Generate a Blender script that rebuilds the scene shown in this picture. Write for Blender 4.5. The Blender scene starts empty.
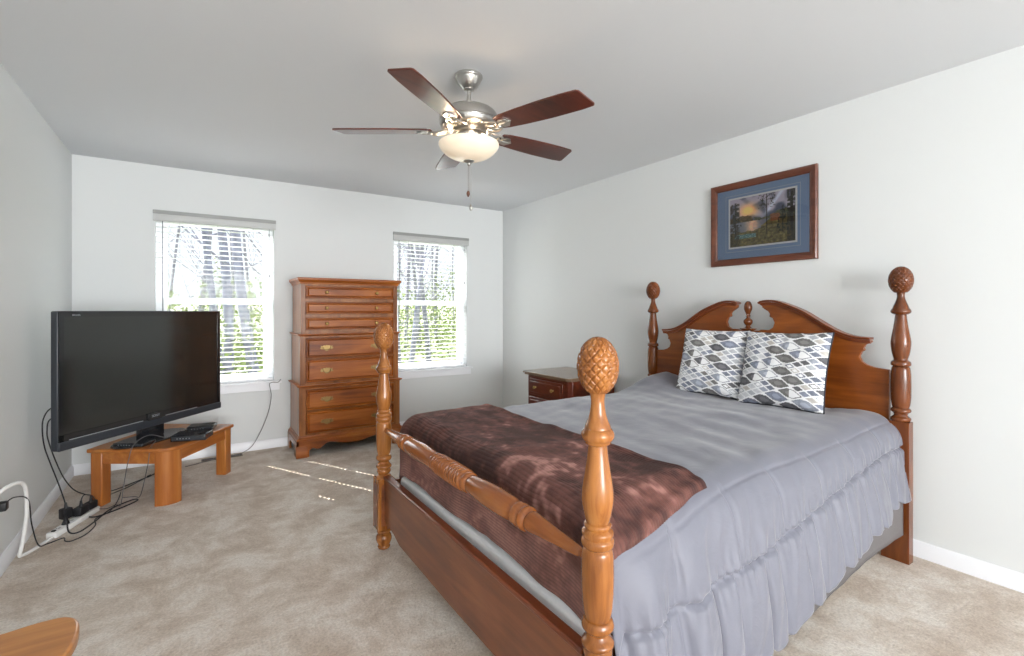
import bpy, bmesh, math, random
from mathutils import Vector, Matrix, noise
PI = math.pi
R = math.radians
random.seed(7)
SC = bpy.context.scene
COL = SC.collection

# ---------------------------------------------------------------- camera, world, sun, exposure
cam = bpy.data.cameras.new('camera')
cam.lens = 36.0 * 483.0 / 1024.0
cam.sensor_width = 36.0
cam.shift_y = -18.0 / 1024.0
cam.clip_start = 0.02
camo = bpy.data.objects.new('camera', cam)
camo.location = (0, 0, 1.258)
camo.rotation_euler = (R(90), 0, R(-33.35))
COL.objects.link(camo)
SC.camera = camo

world = bpy.data.worlds.new('sky')
SC.world = world
world.use_nodes = True
wb = world.node_tree.nodes['Background']
wb.inputs['Color'].default_value = (0.86, 0.93, 1.0, 1)
wb.inputs['Strength'].default_value = .92

def lamp(name, kind, loc, rot, energy, color=(1, 1, 1), size=1.0, sy=None):
    l = bpy.data.lights.new(name, kind)
    l.energy = energy
    l.color = color
    if kind == 'AREA':
        l.size = size
        if sy:
            l.shape = 'RECTANGLE'; l.size_y = sy
    if kind == 'POINT':
        l.shadow_soft_size = size
    if kind == 'SUN':
        l.angle = size
    o = bpy.data.objects.new(name, l)
    o.location = loc
    o.rotation_euler = rot
    COL.objects.link(o)
    return o

sund = Vector((.476 * math.cos(R(45.5)), -.879 * math.cos(R(45.5)), -math.sin(R(45.5))))
sun = lamp('sun', 'SUN', (0, 9, 9), (0, 0, 0), 15.0, (1.0, .95, .86), R(.12))
sun.rotation_euler = sund.to_track_quat('-Z', 'Y').to_euler()
# broad sun lamps added as fill, standing in for open sky beyond the windows
skyd = Vector((.50, -.78, -.36))
skyl = lamp('sky_fill_sun', 'SUN', (0, 9, 6), (0, 0, 0), 5.0, (.95, .98, 1.0), R(75))
skyl.rotation_euler = skyd.to_track_quat('-Z', 'Y').to_euler()
sky2 = lamp('sky_fill_sun', 'SUN', (2, 9, 6), (0, 0, 0), 7.0, (.95, .98, 1.0), R(75))
sky2.rotation_euler = Vector((-.34, -.74, -.58)).to_track_quat('-Z', 'Y').to_euler()
# added fill light, shining in through an unseen invented window behind the camera (window_3)
lamp('rear_fill_light', 'AREA', (.70, -4.84, 1.35), (R(90), 0, 0), 350, (.98, .99, 1.0), 2.5, 1.9)
SC.cycles.diffuse_bounces = 7
SC.cycles.max_bounces = 12

vs = SC.view_settings
vs.view_transform = 'Standard'
vs.look = 'None'
vs.gamma = 1.0
vs.use_curve_mapping = False
vs.exposure = 0.36

# ---------------------------------------------------------------- helpers
def srgb(r, g, b):
    def f(c):
        c /= 255.0
        return c / 12.92 if c <= .04045 else ((c + .055) / 1.055) ** 2.4
    return (f(r), f(g), f(b), 1)

def sstep(a, b, x):
    t = max(0.0, min(1.0, (x - a) / (b - a)))
    return t * t * (3 - 2 * t)

class Mt:
    """small node helper"""
    def __init__(s, name):
        s.m = bpy.data.materials.new(name)
        s.m.use_nodes = True
        s.nt = s.m.node_tree
        s.b = s.nt.nodes['Principled BSDF']
        s.out = s.nt.nodes['Material Output']
    def n(s, t, **kw):
        nd = s.nt.nodes.new(t)
        for k, v in kw.items():
            if k in nd.inputs:
                nd.inputs[k].default_value = v
            else:
                setattr(nd, k, v)
        return nd
    def l(s, a, b):
        s.nt.links.new(a, b)
    def coords(s, scale=(1, 1, 1), rot=(0, 0, 0)):
        tc = s.n('ShaderNodeTexCoord')
        mp = s.n('ShaderNodeMapping')
        mp.inputs['Scale'].default_value = scale
        mp.inputs['Rotation'].default_value = rot
        s.l(tc.outputs['Object'], mp.inputs['Vector'])
        return mp.outputs['Vector']
    def ramp(s, fac, stops):
        r = s.n('ShaderNodeValToRGB')
        e = r.color_ramp.elements
        e[0].position, e[0].color = stops[0]
        e[1].position, e[1].color = stops[-1]
        for p, c in stops[1:-1]:
            q = e.new(p); q.color = c
        s.l(fac, r.inputs['Fac'])
        return r.outputs['Color']
    def bump(s, h, strength=.3, dist=.01, prev=None):
        b = s.n('ShaderNodeBump')
        b.inputs['Strength'].default_value = strength
        b.inputs['Distance'].default_value = dist
        s.l(h, b.inputs['Height'])
        if prev: s.l(prev, b.inputs['Normal'])
        s.l(b.outputs['Normal'], s.b.inputs['Normal'])
        return b.outputs['Normal']

def plain(name, col, rough=.5, metal=0, spec=.5, nscale=0, namt=.06, bump=0, coat=0):
    t = Mt(name)
    t.b.inputs['Roughness'].default_value = rough
    t.b.inputs['Metallic'].default_value = metal
    t.b.inputs['Specular IOR Level'].default_value = spec
    if coat:
        t.b.inputs['Coat Weight'].default_value = coat
        t.b.inputs['Coat Roughness'].default_value = .08
    c = srgb(*col)
    if nscale:
        v = t.coords((1, 1, 1))
        nz = t.n('ShaderNodeTexNoise', Scale=nscale, Detail=4.0)
        t.l(v, nz.inputs['Vector'])
        a = tuple(x * (1 - namt) for x in c[:3]) + (1,)
        b = tuple(min(1, x * (1 + namt)) for x in c[:3]) + (1,)
        t.l(t.ramp(nz.outputs['Fac'], [(.3, a), (.7, b)]), t.b.inputs['Base Color'])
        if bump:
            t.bump(nz.outputs['Fac'], bump, .002)
    else:
        t.b.inputs['Base Color'].default_value = c
    return t.m

def wood(name, dark, mid, light, axis='z', rough=.32, scale=1.0, coat=.35):
    """varnished wood; the grain runs along the given object axis"""
    t = Mt(name)
    s = {'x': (1.6, 22, 22), 'y': (22, 1.6, 22), 'z': (22, 22, 1.6)}[axis]
    v = t.coords(tuple(q * scale for q in s))
    nz = t.n('ShaderNodeTexNoise', Scale=1.0, Detail=6.0, Roughness=.62, Distortion=.7)
    t.l(v, nz.inputs['Vector'])
    s2 = {'x': (1.2, 5, 5), 'y': (5, 1.2, 5), 'z': (5, 5, 1.2)}[axis]
    v2 = t.coords(tuple(q * scale for q in s2))
    n2 = t.n('ShaderNodeTexNoise', Scale=1.0, Detail=3.0, Distortion=1.2)
    t.l(v2, n2.inputs['Vector'])
    mx = t.n('ShaderNodeMath', operation='MULTIPLY_ADD')
    mx.inputs[1].default_value = .55
    t.l(nz.outputs['Fac'], mx.inputs[0])
    m2 = t.n('ShaderNodeMath', operation='MULTIPLY')
    m2.inputs[1].default_value = .45
    t.l(n2.outputs['Fac'], m2.inputs[0])
    t.l(m2.outputs[0], mx.inputs[2])
    t.l(t.ramp(mx.outputs[0], [(.34, srgb(*dark)), (.5, srgb(*mid)), (.66, srgb(*light))]), t.b.inputs['Base Color'])
    t.b.inputs['Roughness'].default_value = rough
    t.b.inputs['Coat Weight'].default_value = coat
    t.b.inputs['Coat Roughness'].default_value = .12
    t.b.inputs['Specular IOR Level'].default_value = .35
    t.bump(nz.outputs['Fac'], .06, .002)
    return t.m

def sharp(bm, ang=38):
    for f in bm.faces: f.smooth = True
    for e in bm.edges:
        if len(e.link_faces) == 2:
            e.smooth = e.calc_face_angle(0) < R(ang)

def mk(name, bm, mat, parent=None, world=False, bevel=0, bseg=2, ang=38, sub=0, recalc=True):
    if recalc: bmesh.ops.recalc_face_normals(bm, faces=bm.faces)
    if world and parent is not None:
        p = parent; off = Vector((0, 0, 0))
        while p is not None:
            off += p.location; p = p.parent
        bmesh.ops.translate(bm, verts=bm.verts, vec=-off)
    sharp(bm, ang)
    me = bpy.data.meshes.new(name)
    bm.to_mesh(me); bm.free()
    o = bpy.data.objects.new(name, me)
    COL.objects.link(o)
    for m in (mat if isinstance(mat, (list, tuple)) else [mat]):
        me.materials.append(m)
    if parent is not None: o.parent = parent
    if bevel:
        md = o.modifiers.new('bevel', 'BEVEL')
        md.width = bevel; md.segments = bseg; md.limit_method = 'ANGLE'; md.angle_limit = R(40)
        md.harden_normals = False
    if sub:
        md = o.modifiers.new('sub', 'SUBSURF'); md.levels = sub; md.render_levels = sub
    return o

def B():
    return bmesh.new()

def box(bm, x0, x1, y0, y1, z0, z1, mtx=None):
    vs_ = [bm.verts.new(p) for p in ((x0, y0, z0), (x1, y0, z0), (x1, y1, z0), (x0, y1, z0),
                                     (x0, y0, z1), (x1, y0, z1), (x1, y1, z1), (x0, y1, z1))]
    for f in ((0, 3, 2, 1), (4, 5, 6, 7), (0, 1, 5, 4), (1, 2, 6, 5), (2, 3, 7, 6), (3, 0, 4, 7)):
        bm.faces.new([vs_[i] for i in f])
    if mtx: bmesh.ops.transform(bm, matrix=mtx, verts=vs_)
    return bm

def prism(bm, pts, a, b, axis='z'):
    """polygon pts (2-d) extruded from a to b along axis"""
    def P(p, t):
        if axis == 'z': return (p[0], p[1], t)
        if axis == 'y': return (p[0], t, p[1])
        return (t, p[0], p[1])
    n = len(pts)
    lo = [bm.verts.new(P(p, a)) for p in pts]
    hi = [bm.verts.new(P(p, b)) for p in pts]
    bm.faces.new(lo); bm.faces.new(hi)
    for i in range(n):
        j = (i + 1) % n
        bm.faces.new((lo[i], lo[j], hi[j], hi[i]))
    return bm

def lathe(bm, prof, cx=0, cy=0, seg=36, mtx=None):
    """prof: list of (radius, height)"""
    rings = []
    allv = []
    for r, z in prof:
        if r < 1e-5:
            v = bm.verts.new((cx, cy, z)); rings.append([v]); allv.append(v)
        else:
            rg = [bm.verts.new((cx + r * math.cos(2 * PI * k / seg), cy + r * math.sin(2 * PI * k / seg), z)) for k in range(seg)]
            rings.append(rg); allv += rg
    for a, b in zip(rings, rings[1:]):
        for k in range(seg):
            k2 = (k + 1) % seg
            if len(a) == 1 and len(b) == 1: continue
            if len(a) == 1: bm.faces.new((a[0], b[k], b[k2]))
            elif len(b) == 1: bm.faces.new((a[k], a[k2], b[0]))
            else: bm.faces.new((a[k], a[k2], b[k2], b[k]))
    for rg in (rings[0], rings[-1]):
        if len(rg) > 1: bm.faces.new(rg)
    if mtx: bmesh.ops.transform(bm, matrix=mtx, verts=allv)
    return bm

def smoothprof(keys, n=5):
    """Catmull-Rom through (r,z) keys; a key with a third item is a corner"""
    out = []
    for i in range(len(keys) - 1):
        p1, p2 = keys[i], keys[i + 1]
        p0 = keys[i - 1] if i > 0 and len(p1) < 3 else p1
        p3 = keys[i + 2] if i + 2 < len(keys) and len(p2) < 3 else p2
        for k in range(n):
            t = k / n
            q = []
            for c in (0, 1):
                a, b, cc, d = p0[c], p1[c], p2[c], p3[c]
                q.append(.5 * ((2 * b) + (-a + cc) * t + (2 * a - 5 * b + 4 * cc - d) * t * t + (-a + 3 * b - 3 * cc + d) * t ** 3))
            q[0] = max(q[0], .0005)
            out.append(tuple(q))
    out.append(tuple(keys[-1][:2]))
    return out

def crom(pts, n=8):
    out = []
    P = [Vector(p) for p in pts]
    for i in range(len(P) - 1):
        p0 = P[max(i - 1, 0)]; p1 = P[i]; p2 = P[i + 1]; p3 = P[min(i + 2, len(P) - 1)]
        for k in range(n):
            t = k / n
            out.append(.5 * ((2 * p1) + (-p0 + p2) * t + (2 * p0 - 5 * p1 + 4 * p2 - p3) * t * t + (-p0 + 3 * p1 - 3 * p2 + p3) * t ** 3))
    out.append(P[-1])
    return out

def tube(bm, pts, r, seg=8, closed=False, r1=None):
    pts = [Vector(p) for p in pts]
    n = len(pts)
    rings = []
    up = Vector((0, 0, 1))
    prev = None
    for i, p in enumerate(pts):
        if closed: d = pts[(i + 1) % n] - pts[i - 1]
        else: d = pts[min(i + 1, n - 1)] - pts[max(i - 1, 0)]
        if d.length < 1e-9: d = Vector((0, 0, 1))
        d.normalize()
        if prev is None:
            a = d.cross(up)
            if a.length < .1: a = d.cross(Vector((1, 0, 0)))
        else:
            a = prev - d * prev.dot(d)
            if a.length < 1e-4: a = d.cross(up)
        a.normalize(); prev = a
        b = d.cross(a)
        rr = r if r1 is None else r + (r1 - r) * i / (n - 1)
        if callable(r): rr = r(i / (n - 1))
        rings.append([bm.verts.new(p + (a * math.cos(2 * PI * k / seg) + b * math.sin(2 * PI * k / seg)) * rr) for k in range(seg)])
    m = n if closed else n - 1
    for i in range(m):
        A, Bq = rings[i], rings[(i + 1) % n]
        for k in range(seg):
            k2 = (k + 1) % seg
            bm.faces.new((A[k], A[k2], Bq[k2], Bq[k]))
    if not closed:
        bm.faces.new(rings[0]); bm.faces.new(rings[-1])
    return bm

def grid(bm, nu, nv, f, close_u=False):
    V = [[bm.verts.new(f(i, j)) for j in range(nv)] for i in range(nu)]
    for i in range(nu - 1):
        for j in range(nv - 1):
            bm.faces.new((V[i][j], V[i + 1][j], V[i + 1][j + 1], V[i][j + 1]))
    return V

def tag(o, label, cat, group=None, kind=None):
    o['label'] = label; o['category'] = cat
    if group: o['group'] = group
    if kind: o['kind'] = kind
    return o

def thing(name, label, cat, loc=(0, 0, 0), rz=0, group=None):
    o = bpy.data.objects.new(name, None)
    o.empty_display_size = .1
    COL.objects.link(o)
    o.location = loc; o.rotation_euler = (0, 0, rz)
    return tag(o, label, cat, group)

def struct(name, bm, mat, parent=None, **kw):
    o = mk(name, bm, mat, parent, **kw)
    if parent is None: o['kind'] = 'structure'
    return o

def vcol_mat(name, rough=.8, spec=.3, bumpscale=0, bump=.2):
    t = Mt(name)
    a = t.n('ShaderNodeVertexColor', layer_name='tint')
    t.l(a.outputs['Color'], t.b.inputs['Base Color'])
    t.b.inputs['Roughness'].default_value = rough
    t.b.inputs['Specular IOR Level'].default_value = spec
    if bumpscale:
        v = t.coords((1, 1, 1))
        nz = t.n('ShaderNodeTexNoise', Scale=float(bumpscale), Detail=2.0)
        t.l(v, nz.inputs['Vector'])
        t.bump(nz.outputs['Fac'], bump, .001)
    return t.m

def glassy(name, refl=1.0, tint=(1, 1, 1, 1), rough=0.0):
    t = Mt(name)
    t.nt.nodes.remove(t.b)
    tr = t.n('ShaderNodeBsdfTransparent'); tr.inputs['Color'].default_value = tint
    gl = t.n('ShaderNodeBsdfGlossy'); gl.inputs['Roughness'].default_value = rough
    fr = t.n('ShaderNodeFresnel'); fr.inputs['IOR'].default_value = 1.45
    mx = t.n('ShaderNodeMixShader')
    ml = t.n('ShaderNodeMath', operation='MULTIPLY'); ml.inputs[1].default_value = refl
    t.l(fr.outputs[0], ml.inputs[0]); t.l(ml.outputs[0], mx.inputs[0]); t.l(tr.outputs[0], mx.inputs[1]); t.l(gl.outputs[0], mx.inputs[2])
    t.l(mx.outputs[0], t.out.inputs['Surface'])
    return t.m

# ---------------------------------------------------------------- materials
def wall_mat(name, c):
    t = Mt(name)
    v = t.coords((1, 1, 1))
    nz = t.n('ShaderNodeTexNoise', Scale=220.0, Detail=2.0)
    t.l(v, nz.inputs['Vector'])
    t.b.inputs['Base Color'].default_value = srgb(*c)
    t.b.inputs['Roughness'].default_value = .75
    t.b.inputs['Specular IOR Level'].default_value = .25
    t.bump(nz.outputs['Fac'], .05, .001)
    return t.m
M_wall = wall_mat('wall_paint', (218, 221, 221))
M_ceil = wall_mat('ceiling_paint', (214, 217, 220))
M_trim = plain('white_trim_paint', (236, 238, 242), .35)
M_vinyl = plain('white_vinyl', (240, 242, 245), .4)
M_slat = plain('white_slat', (238, 240, 243), .42)
M_valance = plain('shaded_valance', (186, 188, 187), .45)  # toned grey, the valance's backlit shade put into the colour
M_crown = plain('shaded_valance_crown', (150, 152, 150), .45)  # darker still along the top, same backlit shade in the colour
M_cordgrey = plain('blind_cord', (170, 172, 176), .7)
M_glass = glassy('window_glass', .12)

def carpet():
    t = Mt('beige_carpet')
    v = t.coords((1, 1, 1))
    big = t.n('ShaderNodeTexNoise', Scale=4.2, Detail=6.0, Roughness=.72, Distortion=.35)
    t.l(v, big.inputs['Vector'])
    base = t.ramp(big.outputs['Fac'], [(.38, srgb(204, 187, 170)), (.5, srgb(222, 209, 195)), (.61, srgb(238, 230, 220))])
    fine = t.n('ShaderNodeTexNoise', Scale=95.0, Detail=4.0, Roughness=.75)
    t.l(v, fine.inputs['Vector'])
    fc = t.ramp(fine.outputs['Fac'], [(.36, (.71, .69, .67, 1)), (.60, (1, 1, 1, 1))])
    mx = t.n('ShaderNodeMix', data_type='RGBA', blend_type='MULTIPLY')
    mx.inputs[0].default_value = .85
    t.l(base, mx.inputs[6]); t.l(fc, mx.inputs[7])
    t.l(mx.outputs[2], t.b.inputs['Base Color'])
    t.b.inputs['Roughness'].default_value = 1.0
    t.b.inputs['Specular IOR Level'].default_value = .05
    t.b.inputs['Sheen Weight'].default_value = .2
    n1 = t.bump(fine.outputs['Fac'], .8, .012)
    md = t.n('ShaderNodeTexNoise', Scale=26.0, Detail=3.0)
    t.l(v, md.inputs['Vector'])
    t.bump(md.outputs['Fac'], .35, .02, n1)
    return t.m
M_carpet = carpet()

# ---------------------------------------------------------------- room shell
XL, XR, YB, YR, HT = -.775, 3.09, 4.895, -4.5, 2.44
WT = .16
WIN = [(-.267, .612, .60, 2.06), (1.745, 2.606, .60, 2.06)]
struct('floor', box(B(), XL - WT, XR + WT, YR - WT, YB + WT, -.12, 0), M_carpet)
struct('ceiling', box(B(), XL - WT, XR + WT, YR - WT, YB + WT, HT, HT + .1), M_ceil)
struct('wall_left', box(B(), XL - WT, XL, YR, YB, 0, HT), M_wall)
struct('wall_right', box(B(), XR, XR + WT, YR, YB, 0, HT), M_wall)
bm = B()
box(bm, XL - WT, -.55, YR - WT, YR, 0, HT); box(bm, 1.95, XR + WT, YR - WT, YR, 0, HT)
box(bm, -.55, 1.95, YR - WT, YR, 0, .35); box(bm, -.55, 1.95, YR - WT, YR, 2.32, HT)
struct('wall_rear', bm, M_wall)
bm = B(); t = .05
y0, y1 = YR - .11, YR - .05
for a, b_ in ((-.55, -.5), (.675, .725), (1.9, 1.95)): box(bm, a, b_, y0, y1, .35, 2.32)
box(bm, -.5, 1.9, y0, y1, .35, .40); box(bm, -.5, 1.9, y0, y1, 2.27, 2.32)
w3 = struct('window_3', bm, M_vinyl)  # unseen window, added to let in the rear fill light
mk('window_pane', box(B(), -.5, 1.9, y0 + .028, y0 + .032, .40, 2.27), M_glass, w3)
bm = B()
xs = [XL - WT, WIN[0][0], WIN[0][1], WIN[1][0], WIN[1][1], XR + WT]
for i in (0, 2, 4):
    box(bm, xs[i], xs[i + 1], YB, YB + WT, 0, HT)
for w in WIN:
    box(bm, w[0], w[1], YB, YB + WT, 0, w[2])
    box(bm, w[0], w[1], YB, YB + WT, w[3], HT)
struct('wall_back', bm, M_wall)
def skirting(name, x0, x1, y0, y1, face):
    bm = B()
    h, t = .082, .014
    if face == 'y-':
        prism(bm, [(YB, 0), (YB - t, 0), (YB - t, h - .014), (YB - .005, h), (YB, h)], x0, x1, 'x')
    elif face == 'x+':
        prism(bm, [(XL, 0), (XL + t, 0), (XL + t, h - .014), (XL + .005, h), (XL, h)], y0, y1, 'y')
    else:
        prism(bm, [(XR, 0), (XR - t, 0), (XR - t, h - .014), (XR - .005, h), (XR, h)], y0, y1, 'y')
    struct(name, bm, M_trim)
skirting('baseboard_back', XL, XR, 0, 0, 'y-')
skirting('baseboard_left', 0, 0, YR, YB, 'x+')
skirting('baseboard_right', 0, 0, YR, YB, 'x-')

# ---------------------------------------------------------------- windows and blinds
def window(n, x0, x1, z0, z1):
    fy0, fy1 = YB + .085, YB + .145
    w = thing('window_%d' % n, 'white sliding sash window', 'window')
    del w['category']; del w['label']
    w['kind'] = 'structure'
    bm = B()
    t = .035
    box(bm, x0, x0 + t, fy0, fy1, z0, z1); box(bm, x1 - t, x1, fy0, fy1, z0, z1)
    box(bm, x0 + t, x1 - t, fy0, fy1, z1 - t, z1); box(bm, x0 + t, x1 - t, fy0, fy1, z0, z0 + .04)
    mk('window_frame', bm, M_vinyl, w, bevel=.003)
    zm = 1.335
    for nm, za, zb, ya, yb in (('lower_sash', z0 + .04, zm + .025, fy0 + .004, fy0 + .03), ('upper_sash', zm - .025, z1 - t, fy0 + .032, fy1 - .004)):
        bm = B(); s = .042
        box(bm, x0 + t, x0 + t + s, ya, yb, za, zb); box(bm, x1 - t - s, x1 - t, ya, yb, za, zb)
        box(bm, x0 + t + s, x1 - t - s, ya, yb, za, za + s); box(bm, x0 + t + s, x1 - t - s, ya, yb, zb - s, zb)
        so = mk(nm, bm, M_vinyl, w, bevel=.003)
        ym = (ya + yb) / 2
        mk('window_pane', box(B(), x0 + t + s - .004, x1 - t - s + .004, ym - .002, ym + .002, za + s - .004, zb - s + .004), M_glass, so)
    bm = B()
    box(bm, x0 + .001, x1 - .001, YB, fy0, z0 - .0, z0 + .014)
    box(bm, x0 - .06, x1 + .06, YB - .034, YB, z0 - .008, z0 + .014)
    mk('window_sill', bm, M_trim, w, bevel=.004)
    mk('window_apron', box(B(), x0 - .045, x1 + .045, YB - .014, YB, z0 - .072, z0 - .008), M_trim, w, bevel=.003)
    return w
for i, w in enumerate(WIN): window(i + 1, *w)

def blind(label, x0, x1, z0, z1):
    yc = YB + .038
    b = thing('window_blind', label, 'blind', ((x0 + x1) / 2, yc, z0 + .016), 0, 'white slatted blinds in the two windows')
    g = .006
    a0, a1 = x0 + g, x1 - g
    # valance in front of the head rail, standing a hair proud of the wall
    bm = B()
    prism(bm, [(YB - .018, z1 - .072), (YB - .006, z1 - .072), (YB - .006, z1 + .006), (YB - .018, z1 + .012), (YB - .022, z1 + .004), (YB - .022, z1 - .066)], x0 - .012, x1 + .012, 'x')
    box(bm, x0 - .012, x0 - .004, YB - .006, YB, z1 - .072, z1 + .006); box(bm, x1 + .004, x1 + .012, YB - .006, YB, z1 - .072, z1 + .006)
    mk('valance', bm, M_valance, b, world=True)
    mk('valance_crown', box(B(), x0 - .013, x1 + .013, YB - .026, YB - .0005, z1 - .016, z1 + .014), M_crown, b, world=True, bevel=.002)
    mk('head_rail', box(B(), a0, a1, YB + .012, YB + .064, z1 - .045, z1 - .001), M_valance, b, world=True)
    holes = [x0 + (x1 - x0) * q for q in (.19, .5, .81)]
    pitch = .0425
    zt = z1 - .07
    zb = z0 + .055
    n = int((zt - zb) / pitch) + 1
    for k in range(n):
        z = zt - k * pitch
        bm = B()
        d = .025
        th = .0028
        ys = (yc - d, yc - .013, yc + .013, yc + d)
        drop = .0015
        box(bm, a0, a1, ys[0], ys[1], z - th, z)
        box(bm, a0, a1, ys[2], ys[3], z - th, z)
        e = [a0] + holes + [a1]
        for q in range(len(e) - 1):
            l = e[q] + (.0065 if q else 0); r_ = e[q + 1] - (.0065 if q < len(e) - 2 else 0)
            box(bm, l, r_, ys[1], ys[2], z - th, z)
        mk('slat', bm, M_slat, b, world=True)
    mk('bottom_rail', box(B(), a0, a1, yc - .026, yc + .026, z0 + .017, z0 + .036), M_slat, b, world=True, bevel=.004)
    for hx in holes:
        bm = B()
        for yy in (yc - .0265, yc + .0265):
            tube(bm, [(hx, yy, z1 - .045), (hx, yy, z0 + .03)], .0011, 5)
        mk('ladder_cord', bm, M_cordgrey, b, world=True)
    bm = B()
    tube(bm, [(a0 + .045, YB - .010, z1 - .07), (a0 + .047, YB - .012, z0 + .62)], .0036, 8)
    mk('tilt_wand', bm, plain('tilt_wand_plastic', (120, 124, 132), .3), b, world=True)
    bm = B()
    tube(bm, [(a1 - .035, YB - .008, z1 - .07), (a1 - .035, YB - .008, z1 - .11)], .0012, 5)
    lathe(bm, [(.001, z1 - .135), (.008, z1 - .133), (.006, z1 - .113), (.002, z1 - .108)], a1 - .035, YB - .010, 10)
    tube(bm, [(a1 - .032, YB - .008, z1 - .07), (a1 - .032, YB - .008, z1 - .48)], .0012, 5)
    lathe(bm, [(.001, z1 - .51), (.008, z1 - .507), (.006, z1 - .485), (.002, z1 - .478)], a1 - .032, YB - .010, 10)
    mk('pull_cord', bm, M_cordgrey, b, world=True)
    return b
blind('white slatted blind in the left window, behind the television', *WIN[0])
blind('white slatted blind in the right window, beside the tall chest', *WIN[1])

# ---------------------------------------------------------------- outdoors
def grass_mat():
    t = Mt('grassy_ground')
    v = t.coords((1, 1, 1))
    nz = t.n('ShaderNodeTexNoise', Scale=1.1, Detail=8.0, Roughness=.75)
    t.l(v, nz.inputs['Vector'])
    t.l(t.ramp(nz.outputs['Fac'], [(.34, srgb(96, 100, 90)), (.46, srgb(120, 142, 84)), (.54, srgb(140, 140, 126)), (.66, srgb(170, 164, 160))]), t.b.inputs['Base Color'])
    t.b.inputs['Roughness'].default_value = 1
    return t.m
def hill(x, y):
    return -.45 + max(0, y - 6) * .055 + max(0, y - 12) * .02 + .12 * noise.noise(Vector((x * .4, y * .4, 0)))
bm = B()
def gf(i, j):
    x = -14 + i * 1.0; y = YB + WT + .02 + j * .8
    return (x, y, hill(x, y))
grid(bm, 52, 40, gf)
o = struct('ground', bm, grass_mat())

M_bark = plain('grey_bark', (132, 134, 154), .9, nscale=9, namt=.35, bump=.5)
M_bark2 = plain('pale_bark', (140, 140, 154), .9, nscale=14, namt=.3, bump=.4)
def tree(name, label, x, y, r, h, lean, seed, mat, nb=9, group=None, start=.3):
    rnd = random.Random(seed)
    z0 = hill(x, y) - .1
    bm = B()
    pts = []
    for k in range(9):
        t = k / 8
        pts.append(Vector((lean[0] * t * h + .06 * h * .3 * math.sin(t * 5 + seed), lean[1] * t * h + .05 * math.sin(t * 4 + seed), t * h)))
    tube(bm, crom(pts, 3), r, 10, r1=r * .35)
    def branch(p, d, l, rr, depth):
        q = [p]
        for s in range(4):
            d = (d + Vector((rnd.uniform(-.25, .25), rnd.uniform(-.25, .25), rnd.uniform(-.05, .25)))).normalized()
            q.append(q[-1] + d * l / 4)
        tube(bm, q, rr, 5, r1=rr * .3)
        if depth:
            for s in (1, 2, 3):
                dd = (d + Vector((rnd.uniform(-.8, .8), rnd.uniform(-.8, .8), rnd.uniform(-.2, .6)))).normalized()
                branch(q[s], dd, l * .55, rr * .5, depth - 1)
    for k in range(nb):
        t = start + (1 - start) * (k + rnd.random() * .5) / nb
        p = pts[int(t * 7.9)].lerp(pts[min(8, int(t * 7.9) + 1)], (t * 7.9) % 1)
        a = rnd.uniform(0, 2 * PI)
        branch(p, Vector((math.cos(a), math.sin(a), rnd.uniform(.3, 1))).normalized(), h * rnd.uniform(.14, .26), r * rnd.uniform(.16, .3), 1)
    o = mk(name, bm, mat, ang=80)
    o.location = (x, y, z0)
    tag(o, label, 'tree', group)
    return o
tree('tree', 'thick grey tree trunk in the middle of the left window view', .41, 10.6, .10, 8.0, (.0, .02), 1, M_bark, 8, None, .45)
tree('tree', 'grey tree leaning left, left of the thick trunk in the left window', .33, 11.6, .085, 8.0, (-.012, .03), 2, M_bark, 9, None, .35)
tree('tree', 'grey tree bowed to the right edge of the left window view', .98, 10.2, .105, 7.5, (-.07, .02), 3, M_bark, 9, None, .3)
rnd = random.Random(11)
for k in range(26):
    # left window group then right window group, scattered through the wood
    if k < 9:
        y = rnd.uniform(13, 22); u = -.075 + k * .026 + rnd.uniform(-.008, .008)
        lab = 'slim pale bare tree in the wood seen through the left window'; grp = 'slim trees seen through the left window'
    else:
        y = rnd.uniform(11, 24); u = rnd.uniform(.34, .60)
        lab = 'slim pale bare tree in the wood seen through the right window'; grp = 'slim trees seen through the right window'
    tree('slim_tree', lab, u * y, y, rnd.uniform(.03, .075), rnd.uniform(6, 9), (rnd.uniform(-.06, .06), 0), 40 + k, M_bark2, 12, grp, .15)
tree('sapling', 'thin sapling tilted to the right in the lower part of the right window', 3.45, 9.0, .03, 3.0, (.14, 0), 77, M_bark, 6)

M_leaf = plain('spring_leaf', (134, 148, 98), .8, nscale=3, namt=.3)
def brush(name, label, xs_, ys_, n, seed, h):
    rnd = random.Random(seed)
    bm = B()
    for k in range(n):
        y = rnd.uniform(*ys_); u = rnd.uniform(*xs_); x = u * y
        z = hill(x, y) + h * rnd.random() ** 1.3 * (.6 + .8 * abs(noise.noise(Vector((x * .8, y * .5, 3)))) * 1.6)
        s = rnd.uniform(.03, .075)
        a = Vector((rnd.uniform(-1, 1), rnd.uniform(-1, 1), rnd.uniform(-1, 1))).normalized()
        b_ = a.orthogonal().normalized()
        c_ = a.cross(b_)
        p = Vector((x, y, z))
        bm.faces.new([bm.verts.new(p + b_ * s), bm.verts.new(p + c_ * s * .6), bm.verts.new(p - b_ * s), bm.verts.new(p - c_ * s * .6)])
    o = mk(name, bm, M_leaf, recalc=False)
    return tag(o, label, 'undergrowth', kind='stuff')
brush('undergrowth', 'light green spring undergrowth outside the left window', (-.1, .17), (9.5, 16), 5200, 5, 1.9)
brush('undergrowth', 'light green spring undergrowth outside the right window', (.33, .62), (12, 19), 5600, 6, 2.0)

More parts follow.
